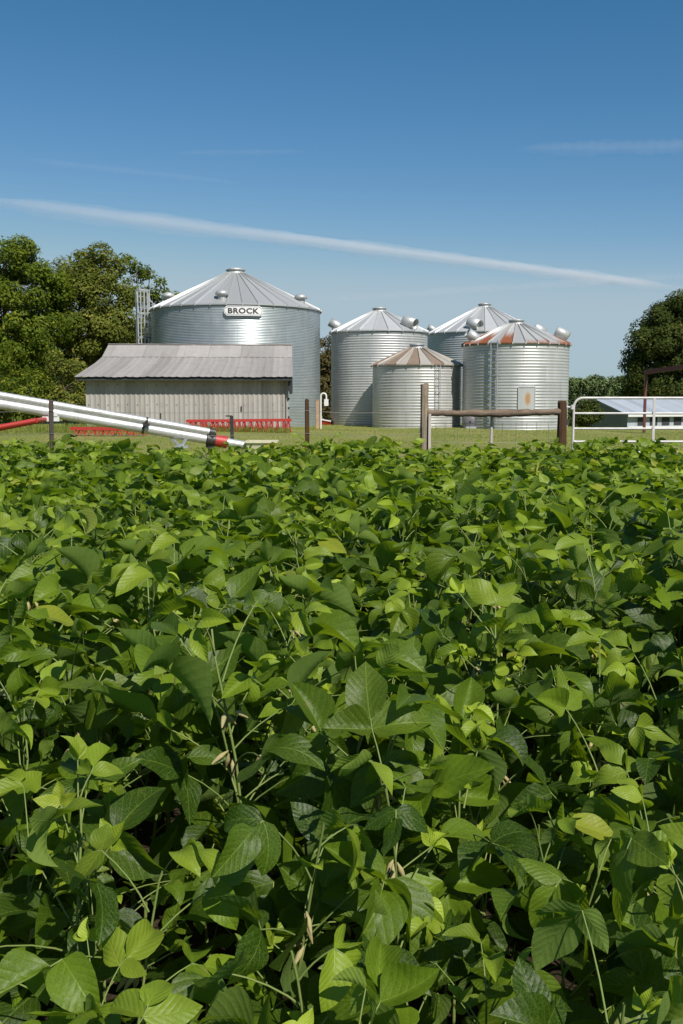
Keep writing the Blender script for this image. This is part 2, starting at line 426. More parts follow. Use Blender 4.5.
def soy_plant(seed, nl, nw, H=None, mb=None):
    rg = np.random.default_rng(seed)
    H = H or rg.uniform(.72, .84)
    Vs, Fs, Us, Rn, Yo = [], [], [], [], []
    n0 = 0
    stems = []
    lean = rg.uniform(-.08, .08, 2)
    nodes = []
    z = .16; az = rg.uniform(0, 6.28)
    while z < H:
        nodes.append(z); z += rg.uniform(.042, .062)
    def sp(z):
        t = z / H
        return np.array([lean[0] * t * t * 1.5 + .006 * math.sin(z * 60), lean[1] * t * t * 1.5 + .006 * math.cos(z * 53), z])
    stems.append(([sp(zz) for zz in [0] + nodes[::2] + [H]], [.0050] + [.0040 - .002 * zz / H for zz in nodes[::2]] + [.0022]))
    pods = []
    for k, zn in enumerate(nodes):
        t = zn / H
        az += PI + rg.uniform(-.7, .7)
        if t < .40 and rg.random() < .12: continue
        top = t > .93
        lp = rg.uniform(.12, .25) * (1.15 - .35 * t) if not top else rg.uniform(.05, .11)
        el = rg.uniform(.45, 1.0) + (.25 if t > .8 else 0)
        p0 = sp(zn); pts = [p0]; d = None
        for q in range(4):
            e = el - .12 * q
            d = np.array([math.cos(az) * math.cos(e), math.sin(az) * math.cos(e), math.sin(e)])
            pts.append(pts[-1] + d * lp / 4)
        stems.append((pts, [.0022, .0018, .0016, .0014, .0013]))
        tip = pts[-1]
        young = float(np.clip((t - .86) / .14, 0, 1)) * rg.uniform(.3, .9)
        size = rg.uniform(.78, 1.18) * (1.0 - .42 * max(0, (t - .82) / .18)) * (.88 if t < .5 else 1)
        # the blade hangs, lies or stands: soybean leaves turn every way in the noon sun
        bel = rg.uniform(-.95, .5) if rg.random() < .58 else rg.uniform(.35, 1.35)
        baz = az + rg.uniform(-.6, .6)
        f = np.array([math.cos(baz) * math.cos(bel), math.sin(baz) * math.cos(bel), math.sin(bel)])
        R = frame(f, rg.uniform(-.6, .6))
        rleaf = rg.random()
        pet = tip + R[:, 1] * .022 * size
        stems.append(([tip, pet], [.0014, .0012]))
        for j, (base, ang) in enumerate(((pet, rg.uniform(-.15, .15)), (tip, 1.25 + rg.uniform(-.25, .3)), (tip, -1.25 - rg.uniform(-.25, .3)))):
            L = rg.uniform(.090, .142) * size * (1.08 if j == 0 else .95); W = L * rg.uniform(.50, .66)
            V, F, uv = leaflet(rg, L, W, nl, nw, 0 if j == 0 else .12 * (1 if j == 1 else -1))
            RR = R @ rotm((0, 0, 1), ang) @ rotm((0, 1, 0), rg.uniform(-.45, .45)) @ rotm((1, 0, 0), rg.uniform(-.5, .25))
            Vs.append(V @ RR.T + base); Fs.append(F + n0); Us.append(uv); n0 += len(V)
            Rn.append(np.full(len(V), np.clip(rleaf * .75 + rg.uniform(0, .25), 0, 1))); Yo.append(np.full(len(V), young))
        if t > .5 and rg.random() < .32:      # a side shoot with small fresh leaves
            a3 = az + rg.uniform(.8, 2.2); e3 = rg.uniform(.5, 1.2); l3 = rg.uniform(.05, .15)
            d3 = np.array([math.cos(a3) * math.cos(e3), math.sin(a3) * math.cos(e3), math.sin(e3)]); q3 = p0 + d3 * l3
            stems.append(([p0, q3], [.0018, .0012])); R3 = frame(d3 + np.array([0, 0, rg.uniform(-.6, .3)]), rg.uniform(-.8, .8)); y3 = rg.uniform(.25, 1.0); r3 = rg.random()
            for ang in (0, 1.2, -1.2):
                L = rg.uniform(.032, .058); V, F, uv = leaflet(rg, L, L * rg.uniform(.5, .66), nl, nw)
                RR = R3 @ rotm((0, 0, 1), ang + rg.uniform(-.2, .2)) @ rotm((0, 1, 0), rg.uniform(-.5, .5)) @ rotm((1, 0, 0), rg.uniform(-.3, .6))
                Vs.append(V @ RR.T + q3); Fs.append(F + n0); Us.append(uv); n0 += len(V)
                Rn.append(np.full(len(V), r3)); Yo.append(np.full(len(V), y3))
        if .3 < t < .9:
            if .42 < t < .85 and rg.random() < .4:      # pods hang in small bunches at a node
                for _ in range(rg.integers(3, 5)): pods.append((p0 + rg.uniform(-.008, .008, 3), rg.uniform(0, 6.28), rg.uniform(-1.3, -.2), rg.uniform(.026, .042)))
    return dict(V=np.concatenate(Vs), F=np.concatenate(Fs), uv=np.concatenate(Us), rnd=np.concatenate(Rn), young=np.concatenate(Yo), stems=stems, pods=pods, H=H)

NVAR = 26
high = [soy_plant(100 + k, 10, 3) for k in range(NVAR)]
low = [soy_plant(100 + k, 4, 1) for k in range(NVAR)]

def stems_mb(pl, n):
    mb = MB()
    for pts, rs in pl['stems']: mb.tube(pts, list(rs), n, caps=False)
    return mb
def pod_mb(p0, a, e, L):
    d = Vector((math.cos(a) * math.cos(e), math.sin(a) * math.cos(e), math.sin(e)))
    p0 = Vector(p0) + d * .008
    mb = MB(); pts = []; rs = []
    for q in range(6):
        t = q / 5; pts.append(p0 + d * L * t + Vector((0, 0, -.006 * t * t)))
        rs.append(.0005 + .0046 * math.sin(PI * min(1, t * .92 + .04)) * (1 + .18 * math.cos(t * 18)))
    mb.tube(pts, rs, 6); return mb

protos = []
for k, pl in enumerate(high):
    fm = mesh_np('soybean_foliage', pl['V'], pl['F'], pl['uv'], {'rnd': pl['rnd'], 'young': pl['young']}); fm.materials.append(M['soy'])
    so = stems_mb(pl, 6).build('stem', M['soy_stem']); sm = so.data; bpy.data.objects.remove(so)
    pms = []
    for p in pl['pods'][-7:]:
        po = pod_mb(*p).build('pod', M['soy_pod']); pms.append(po.data); bpy.data.objects.remove(po)
    protos.append((fm, sm, pms))

# positions: jittered rows across the field, drilled close
sites = []
rowgap, plantgap = .245, .21
for iy, yy in enumerate(np.arange(-1.2, 12.35, rowgap)):
    half = .345 * max(yy, 0) + 1.9
    for xx in np.arange(-half, half, plantgap):
        x = xx + rng.uniform(-.10, .10); y = yy + rng.uniform(-.11, .11)
        edge = 12.25 + .22 * math.sin(x * 1.7) + rng.uniform(-.25, .2)
        if y > edge: continue
        if math.hypot(x, y) < .34: continue
        sites.append((x, y, rng.uniform(0, 2 * PI), rng.uniform(.84, 1.16) * (1.0 + .06 * math.sin(x * 2.1 + y * 1.3)) * (.68 + .37 * float(sstep(.5, 2.6, y)) - .05 * float(sstep(4, 9, y)))))
sites = [s for s in sites if s[1] > -1.3]
sites.append((3.05, 11.2, 1.0, 1.24)); sites.append((3.3, 11.5, 2.6, 1.22)); sites.append((3.5, 10.9, 4.6, 1.2))
def inview(s):
    x, y = s[0], s[1]
    return y > .45 and abs(x) < .345 * y + .12
order = sorted(range(len(sites)), key=lambda i: (0 if inview(sites[i]) else 1, sites[i][1]))
near = order[:300]; rest = order[300:]
LAB = 'leafy green soybean plant with three-part leaves standing in the dense near crop'
GRP = 'soybean plants in the near part of the field'
for n, i in enumerate(near):
    x, y, rz, sc = sites[i]; fm, sm, pms = protos[(i * 7 + n) % NVAR]
    r = bpy.data.objects.new('soybean_plant', None); COL.objects.link(r)
    r.empty_display_size = .1
    r.location = (x, y, 0); r.rotation_euler = (random.uniform(-.07, .07), random.uniform(-.07, .07), rz); kx = sc * (1 + .22 * float(sstep(1.6, 6, y))); r.scale = (kx, kx, sc)
    tag(r, LAB, 'plant', GRP)
    for nm, me in [('foliage', fm), ('stem', sm)] + ([('pod', m) for m in pms] if n < 130 else []):
        c = bpy.data.objects.new(nm, me); COL.objects.link(c); c.parent = r

def merged(idx, name):
    Vs, Fs, Us, R, Yo, n0 = [], [], [], [], [], 0
    for i in idx:
        x, y, rz, sc = sites[i]; pl = low[i % NVAR]
        c, s = math.cos(rz), math.sin(rz)
        Rm = np.array([[c, -s, 0], [s, c, 0], [0, 0, 1]]) @ rotm((1, 0, 0), random.uniform(-.07, .07)) * sc
        Rm = np.diag([1 + .22 * float(sstep(1.6, 6, y))] * 2 + [1.0]) @ Rm
        Vs.append(pl['V'] @ Rm.T + np.array([x, y, 0])); Fs.append(pl['F'] + n0); Us.append(pl['uv'])
        R.append(np.clip(pl['rnd'] + random.uniform(-.08, .25), 0, 1)); Yo.append(pl['young']); n0 += len(pl['V'])  # tone shifted lighter on average, painting in the brighter far canopy
    return mesh_np(name, np.concatenate(Vs), np.concatenate(Fs), np.concatenate(Us), {'rnd': np.concatenate(R), 'young': np.concatenate(Yo)})
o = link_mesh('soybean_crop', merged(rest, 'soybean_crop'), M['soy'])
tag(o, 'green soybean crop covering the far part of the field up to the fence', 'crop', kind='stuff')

# ------------------------------------------------------------------ grass
def blades(n, xf, yr, hr, wr, seed):
    rg = np.random.default_rng(seed)
    # uniform in view angle rather than in area, so the far strip stays covered
    u = rg.random(n); y = yr[0] * (yr[1] / yr[0]) ** u
    x = rg.uniform(-1, 1, n) * (xf * y + 1.5)
    return x, y, rg.uniform(*hr, n) * (1 + .5 * np.sin(x * .9) * np.sin(y * .6)), rg.uniform(*wr, n) * (.6 + y / 28.0), rg
def blade_mesh(x, y, h, w, rg, name):
    n = len(x); az = rg.uniform(0, 2 * PI, n); ln = rg.uniform(.1, .7, n) * h
    z = terrain(x, y) - .01
    dx, dy = np.cos(az), np.sin(az); la = rg.uniform(0, 2 * PI, n)
    b = np.stack([x, y, z], 1); t = b + np.stack([np.cos(la) * ln, np.sin(la) * ln, h], 1)
    m = (b * .5 + t * .5) + np.stack([-np.cos(la) * ln * .15, -np.sin(la) * ln * .15, h * .08], 1)
    d = np.stack([dx, dy, 0 * dx], 1) * w[:, None] / 2
    V = np.stack([b - d, m - d * .8, t, m + d * .8], 1).reshape(-1, 3)
    F = np.arange(4 * n).reshape(n, 4)
    patch = .28 * np.sin(x * .55 + 1.3 * np.sin(y * .21)) * np.sin(y * .33 + x * .12) + .12 * np.sin(x * 2.3 + y * 1.1)
    r = np.repeat(np.clip(rg.normal(.5, .24, n) + patch, 0, 1), 4); yo = np.repeat((rg.random(n) < .12) * rg.uniform(.3, .9, n), 4)
    return mesh_np(name, V, F, None, {'rnd': r, 'young': yo}, smooth=False)
x, y, h, w, rg = blades(90000, .40, (12.2, 62), (.03, .085), (.006, .012), 3)
o = link_mesh('grass', blade_mesh(x, y, h, w, rg, 'grass'), M['grass'])
tag(o, 'short mown grass of the farmyard between the field and the bins', 'grass', kind='stuff')
# taller weeds along the shed, the auger and the fence line
xs, ys, hs = [], [], []
rg = np.random.default_rng(5)
for (x0, x1, y0, y1, n, hh) in ((-12.5, -2.2, 41.6, 43.3, 5000, .30), (-12, -2.5, 24.5, 27, 900, .20), (-7, 6, 12.6, 13.6, 1500, .28), (-19, -8, 40, 46, 4000, .45), (-8, -1, 20, 24, 800, .22)):
    xs.append(rg.uniform(x0, x1, n)); ys.append(rg.uniform(y0, y1, n)); hs.append(rg.uniform(.35, 1, n) * hh)
x = np.concatenate(xs); y = np.concatenate(ys); h = np.concatenate(hs)
o = link_mesh('weeds', blade_mesh(x, y, h, np.full(len(x), .02) * (y / 30), rg, 'weeds'), M['grass'])
tag(o, 'taller weeds growing along the shed, the machinery and the fence', 'weeds', kind='stuff')

# ------------------------------------------------------------------ grain bins
def cyl(c, r, az, z):
    a = math.radians(az); return Vector((c.x + r * math.cos(a), c.y + r * math.sin(a), z))

def grain_bin(label, px, Y, wpx, eave_py, peak_py, pitch, amp, mwall, mroof, ribs, seg=144, steps=6):
    cpt = at(px, 400, Y); gz = tz(cpt.x, Y) - .02
    D = math.hypot(cpt.x, Y); r = D * math.sin(math.atan(wpx / 2 / FPX)) * .995
    ez = at(px, eave_py, Y).z; pz = at(px, peak_py, Y).z
    c = Vector((cpt.x, Y, gz))
    root = thing('grain_bin', label, 'grain bin', c, 'steel grain bins in the farmyard')
    # corrugated wall
    nz = int((ez - gz) / pitch * steps)
    zs = np.linspace(gz, ez, nz + 1); rr = r - amp + amp * np.cos((zs - gz) * 2 * PI / pitch)
    th = np.arange(seg + 1) * 2 * PI / seg
    TH, ZZ = np.meshgrid(th, zs); RR = np.repeat(rr[:, None], seg + 1, 1)
    V = np.stack([RR * np.cos(TH), RR * np.sin(TH), ZZ - gz], -1).reshape(-1, 3)
    UV = np.stack([TH * r, ZZ - gz], -1).reshape(-1, 2)
    i = (np.arange(nz)[:, None] * (seg + 1) + np.arange(seg)[None]).ravel()
    F = np.stack([i, i + 1, i + seg + 2, i + seg + 1], 1)
    wall = link_mesh('wall', mesh_np('bin_wall', V, F, UV), mwall, root)
    # ribbed cone roof with a drip edge
    capr = max(.42, r * .11); ro = r + .09
    zr_cap = pz - .16 - .05 * r
    angs = []
    for s in range(ribs):
        a0 = 2 * PI * s / ribs; w = .05 / r
        angs += [(a0 - w, 0), (a0, 1), (a0 + w, 0)] + [(a0 + 2 * PI / ribs * q, 0) for q in (.33, .66)]
    prof = [(ro, ez - .06 - ez * 0, 0.), (ro, ez - .01, .3)] + [(ro + (capr - ro) * t, ez + (zr_cap - ez) * t, 1.) for t in (.0, .25, .5, .75, 1.)]
    vs, uvs, fs = [], [], []
    na = len(angs)
    for j, (pr, pzv, rb) in enumerate(prof):
        for k in range(na + 1):
            a, rib = angs[k % na]
            a += 2 * PI * (k // na)
            vs.append((c.x + pr * math.cos(a), c.y + pr * math.sin(a), pzv + rib * rb * .075))
            uvs.append((a / (2 * PI) * ribs, (ro - pr) / ro))
    for j in range(len(prof) - 1):
        for k in range(na):
            q = j * (na + 1) + k
            fs.append((q, q + 1, q + na + 2, q + na + 1))
    mb = MB().add(vs, fs, uvs)
    for s in range(ribs):       # the bolted clips that close each rib at the eave
        a = 360.0 * s / ribs
        mb.box(cyl(c, ro + .012, a, ez - .03), (.05, .06, .13), math.radians(a))
    roof = mb.build('roof', mroof, root)
    # eave clips
    MB().lathe(Vector((c.x, c.y, zr_cap - .03)), [(capr + .07, 0), (capr + .07, .07), (capr - .03, .09), (capr - .03, .19), (capr + .05, .2), (capr * .6, .2 + .06 * r * .5), (.02, .22 + .06 * r * .5)], 28).build('roof_cap', M['zinc'], root)
    return dict(root=root, c=c, r=r, ez=ez, pz=zr_cap, capr=capr, ro=ro, roof=roof, gz=gz, wall=wall)

def roof_point(b, az, frac):
    rad = b['ro'] + (b['capr'] - b['ro']) * (1 - frac); z = b['ez'] + (b['pz'] - b['ez']) * (1 - frac)
    return cyl(b['c'], rad, az, z)
def mushroom(b, az, frac, s=1.0):
    p = roof_point(b, az, frac) - Vector((0, 0, .1))
    v = MB().lathe(p, [(.28 * s, 0), (.28 * s, .34 * s)], 20).lathe(p, [(.30 * s, .28 * s), (.42 * s, .30 * s), (.44 * s, .42 * s), (.34 * s, .56 * s), (.15 * s, .63 * s), (.01, .65 * s)], 20).build('vent', M['zinc'], b['roof'])
def hood(b, az, frac, s=1.0, face=None, pitch=-.35, base=.2):
    p = roof_point(b, az, frac)
    a = math.radians(face if face is not None else az)
    d = Vector((math.cos(a) * math.cos(pitch), math.sin(a) * math.cos(pitch), math.sin(pitch)))
    q = p + Vector((0, 0, .38 * s + base))
    mb = MB().tube([p - Vector((0, 0, .15)), q - d * .1], .25 * s, 14)
    mb.lathe(q - d * .42 * s, [(.02, -.02 * s), (.30 * s, 0), (.34 * s, .06 * s), (.34 * s, .84 * s), (.31 * s, .84 * s), (.31 * s, .5 * s)], 22, axis=d)
    v = mb.build('vent', M['zinc'], b['roof'])
    MB().lathe(q - d * .42 * s, [(.31 * s, .62 * s), (.01, .62 * s)], 20, axis=d).build('vent_opening', M['zinc_dull'], v)
def ladder(b, az, z0, z1, w=.42, mat='zinc_dull', rung=.36, off=.12, bar=.035):
    a = math.radians(az); t = Vector((-math.sin(a), math.cos(a), 0)); mb = MB()
    p = cyl(b['c'], b['r'] + off, az, 0)
    for s in (-1, 1):
        q = p + t * s * w / 2; mb.bar((q.x, q.y, z0), (q.x, q.y, z1), bar, bar * 1.3, up=(math.cos(a), math.sin(a), 0))
    z = z0 + .2
    while z < z1:
        mb.bar(p + t * -w / 2 + Vector((0, 0, z)), p + t * w / 2 + Vector((0, 0, z)), bar * .8, bar * .8); z += rung
    z = z0 + 1
    while z < z1:
        for s in (-1, 1):
            q = p + t * s * w / 2; i = cyl(b['c'], b['r'] - .05, az, 0) + t * s * w / 2
            mb.bar((q.x, q.y, z), (i.x, i.y, z), .04, .04)
        z += 1.6
    return mb.build('ladder', M[mat], b['root'])
def curved_panel(b, az0, az1, z0, z1, off, th=.03, nz=1, mat=None, name='door', parent=None):
    mb = MB(); n = 10; vs = []
    for r_ in (b['r'] + off, b['r'] + off + th):
        for z in (z0, z1):
            for k in range(n + 1): vs.append(cyl(b['c'], r_, az0 + (az1 - az0) * k / n, z))
    m = n + 1; fs = []
    for k in range(n):
        fs += [(2 * m + k, 2 * m + k + 1, 3 * m + k + 1, 3 * m + k), (k + 1, k, m + k, m + k + 1),
               (m + k, 3 * m + k, 3 * m + k + 1, m + k + 1)[::-1], (k, k + 1, 2 * m + k + 1, 2 * m + k)[::-1]]
    fs += [(0, 2 * m, 3 * m, m), (n, m + n, 3 * m + n, 2 * m + n)]
    uvs = [((az0 + (az1 - az0) * (i % m) / n), v.z) for i, v in enumerate(vs)]
    mb.add(vs, fs, [((i % m) / n, (v.z - z0) / (z1 - z0)) for i, v in enumerate(vs)])
    return mb.build(name, mat, parent or b['root'])

# the big new bin
B1 = grain_bin('largest shiny round steel bin standing behind the tin shed, with an oval name plate', 237, 59.3, 166, 311.5, 266.5, .085, .011, M['bin_new'], M['roof_new'], 36, 180, 5)
mushroom(B1, 266, .84, .85); mushroom(B1, 338, .81, .85); mushroom(B1, 200, .76, .85); mushroom(B1, 90, .8)
# name plate, bent round the wall
def name_plate(b, azc, zc, wid, hei):
    R0 = b['r'] + .12; half = wid / 2 / R0
    out = [(-.5, -.22), (-.47, -.40), (-.43, -.5), (.43, -.5), (.47, -.40), (.5, -.22), (.5, .22), (.47, .40), (.43, .5), (-.43, .5), (-.47, .40), (-.5, .22)]
    def P(u, v, off): return cyl(b['c'], R0 + off, azc + math.degrees(u * wid / R0), zc + v * hei)
    cols = 28; mb = MB()
    def vlim(u):
        a = abs(u)
        return .5 if a < .43 else .5 - (a - .43) / .07 * .28
    vs = []
    for k in range(cols + 1):
        u = -.5 + k / cols; vl = vlim(u)
        vs += [P(u, -vl, 0), P(u, vl, 0), P(u, -vl, .03), P(u, vl, .03)]
    fs = []
    for k in range(cols):
        q = k * 4; fs += [(q + 2, q + 6, q + 7, q + 3), (q, q + 1, q + 5, q + 4), (q, q + 4, q + 6, q + 2), (q + 1, q + 3, q + 7, q + 5)]
    fs += [(0, 2, 3, 1), (cols * 4, cols * 4 + 1, cols * 4 + 3, cols * 4 + 2)]
    plate = mb.add(vs, fs).build('name_plate', M['sign'], b['root'])
    # dark keyline inside the edge
    mb = MB(); ring = []
    for k in range(cols + 1):
        u = (-.5 + k / cols); ring.append((u * .965, vlim(u) * .84))
    ring = ring + [(u, -v) for u, v in ring[::-1]]
    n = len(ring); vs = []
    for u, v in ring: vs += [P(u, v, .035), P(u * .985, v * .92, .035)]
    fs = [(2 * k, 2 * ((k + 1) % n), 2 * ((k + 1) % n) + 1, 2 * k + 1) for k in range(n)]
    mb.add(vs, fs).build('border', M['ink'], plate)
    cu = bpy.data.curves.new('lettering', 'FONT'); cu.body = 'BROCK'; cu.align_x = 'CENTER'; cu.align_y = 'CENTER'; cu.offset = .036; cu.space_character = 1.08; cu.resolution_u = 4
    to = bpy.data.objects.new('lettering', cu); COL.objects.link(to)
    bpy.context.view_layer.update()
    me = bpy.data.meshes.new_from_object(to.evaluated_get(bpy.context.evaluated_depsgraph_get()))
    bpy.data.objects.remove(to)
    co = np.array([v.co[:] for v in me.vertices]); lo, hi = co.min(0), co.max(0)
    for v in me.vertices:
        u = ((v.co.x - lo[0]) / (hi[0] - lo[0]) - .5) * .80; w = ((v.co.y - lo[1]) / (hi[1] - lo[1]) - .5) * .56
        p = P(u, w, .042) - ORG[plate.name]; v.co = p
    me.materials.clear()
    link_mesh('lettering', me, M['ink'], plate)
pz_ = at(243.6, 311.2, 54.6)
name_plate(B1, 270 + math.degrees(math.asin((pz_.x - B1['c'].x) / B1['r'])), pz_.z, 2.08, .53)

# caged ladder standing off the left side of the big bin
def caged_ladder(b):
    Yc = 59.0; x0 = at(137.5, 400, Yc).x; x1 = at(150.5, 400, Yc).x; zt = at(144, 289.5, Yc).z
    cx = (x0 + x1) / 2; w = (x1 - x0) / 2
    lad = MB()
    for s in (-1, 1): lad.bar((cx + w * s * .95, Yc + .3, 0), (cx + w * s * .95, Yc + .3, zt), .07, .07)
    z = .3
    while z < zt: lad.bar((cx - w * .95, Yc + .3, z), (cx + w * .95, Yc + .3, z), .035, .035); z += .3
    L = lad.build('ladder', M['zinc'], b['root'])
    cg = MB(); n = 7
    for k in range(n):
        a = PI + PI * k / (n - 1); p = (cx + w * math.cos(a), Yc + .3 + .62 * math.sin(a))
        cg.bar((*p, 2.2), (*p, zt), .065, .04)
    z = zt - .05
    while z > 2.1:
        pts = [(cx + w * math.cos(PI + PI * k / 12), Yc + .3 + .64 * math.sin(PI + PI * k / 12), z) for k in range(13)]
        for p, q in zip(pts[:-1], pts[1:]): cg.bar(p, q, .03, .10)
        z -= 1.35
    cg.build('cage', M['zinc'], L)
    br = MB(); e = at(159, 309.5, 59.3)
    br.bar((x1, Yc + .3, zt - .55), (e.x, 59.3, e.z), .06, .06)
    for z in (5.0, 3.2, 1.4):
        br.bar((x1, Yc + .3, z), (b['c'].x - b['r'] + .06, 59.3, z), .06, .06)
    br.build('brace', M['zinc'], L)
caged_ladder(B1)

B2 = grain_bin('tall mid-sized steel bin with pale roof between the largest bin and the smallest', 379, 61.0, 96, 333, 306.5, .145, .011, M['bin_old'], M['roof_pale'], 22)
hood(B2, 183, .88, .8, pitch=.5, base=.05); hood(B2, 311, .84, .98, face=325, pitch=-.3, base=-.1)
B3 = grain_bin('wide steel bin with pale roof, standing partly hidden behind the rust-streaked bin', 483, 70.0, 112, 334.5, 302, .145, .011, M['bin_back'], M['roof_pale'], 26)
hood(B3, 252, .88, 1.12, face=315, pitch=-.25, base=-.2); hood(B3, 182, .9, .6, pitch=.5, base=.0)
B4 = grain_bin('smallest squat steel bin with a weathered brown roof behind the wooden post', 416.5, 55.8, 88, 365.5, 343, .155, .011, M['bin_small'], M['roof_brown'], 24)
ladder(B4, 292, .9, B4['ez'] - .05, .24, rung=.42, bar=.03)
B5 = grain_bin('squat steel bin with orange rust streaks along its roof edge and a rusty door', 514.8, 54.0, 103, 345.2, 318.5, .155, .011, M['bin_old'], M['roof_rusty'], 28)
ladder(B5, 270 - 31.5, .25, B5['ez'] + .1, .36, rung=.33, bar=.05, mat='zinc_dull')
hood(B5, 192, .82, .8, pitch=.6, base=-.05); hood(B5, 40, .62, .8, face=350, pitch=-.5, base=.15); hood(B5, 348, .80, .88, face=345, pitch=-.5, base=.0)

def door_mat(name, tone, rust):
    N = NT(name); uv = N.coord('UV'); sx = N.n('SeparateXYZ', {0: uv}).outputs; oc = N.coord()
    n = N.noise(oc, 6, 5, .65)
    c = N.mix(N.math('MULTIPLY', n, .4), tone, tuple(x * .7 for x in tone))
    dx = N.math('DIVIDE', N.math('SUBTRACT', sx[0], .56), .22); dy = N.math('DIVIDE', N.math('SUBTRACT', sx[1], .52), .34)
    d = N.math('SQRT', N.math('ADD', N.math('MULTIPLY', dx, dx), N.math('MULTIPLY', dy, dy)))
    k = N.ramp(N.math('ADD', d, N.math('MULTIPLY_ADD', n, .7, -.35)), [(.45, 1.), (1.0, 0.)])
    c = N.mix(N.math('MULTIPLY', k, rust), c, (.42, .20, .05))
    return N.finish(principled(N, c, .5, .3, None, .4))
def bin_door(b, px0, px1, py0, py1, mat, Yf, framed=True):
    f = lambda px: 270 + math.degrees(math.asin(max(-.99, min(.99, (at(px, 400, Yf).x - b['c'].x) / b['r']))))
    z1, z0 = at(px0, py0, Yf).z, at(px0, py1, Yf).z
    d = curved_panel(b, f(px0), f(px1), z0, z1, .012, .025, mat=mat)
    if not framed: return d
    fr = MB()
    for a in (f(px0), f(px1)): fr.bar(cyl(b['c'], b['r'] + .03, a, z0), cyl(b['c'], b['r'] + .03, a, z1), .05, .05)
    for z in (z0, z1):
        for k in range(4): fr.bar(cyl(b['c'], b['r'] + .03, f(px0) + (f(px1) - f(px0)) * k / 4, z), cyl(b['c'], b['r'] + .03, f(px0) + (f(px1) - f(px0)) * (k + 1) / 4, z), .07, .05)
    fr.build('door_frame', M['zinc_dull'], d)
    return d
d = bin_door(B5, 519, 535.5, 387, 411.5, door_mat('rusty_door', (.46, .46, .445), .85), 51.0); d['label'] = 'grey bin door with an orange rust stain'
# discharge stub on the rusty bin
f = cyl(B5['c'], B5['r'], 322, .35)
MB().box(f, (.5, .5, .3), math.radians(322)).build('discharge_box', M['dark'], B5['root'])

# ------------------------------------------------------------------ aeration fan between the bins
p = at(474, 424, 52.6); p.z = tz(p.x, p.y)
t = thing('aeration_fan', 'dark aeration fan on the grass at the foot of the rust-streaked bin', 'fan', p)
MB().lathe(p + Vector((-.22, -.1, .33)), [(.05, -.01), (.30, 0), (.33, .03), (.33, .36), (.30, .40), (.22, .40), (.05, .3)], 20, axis=(.2, 1, 0)).build('housing', paint('fan_grey', (.12, .12, .14), .5, .4, (.2, .12, .1)), t)
MB().lathe(p + Vector((.30, -.2, .26)), [(.02, 0), (.16, 0), (.16, .34), (.10, .38), (.02, .38)], 16, axis=(0, 1, 0)).build('motor', paint('motor_plum', (.22, .14, .16), .5, .4, (.2, .15, .1)), t)
MB().box(p + Vector((.05, .1, .05)), (1.0, .7, .1)).build('skid', M['zinc_dull'], t)
MB().tube([p + Vector((-.2, .2, .3)), p + Vector((.3, 1.1, .28))], .22, 12).build('duct', M['zinc_dull'], t)

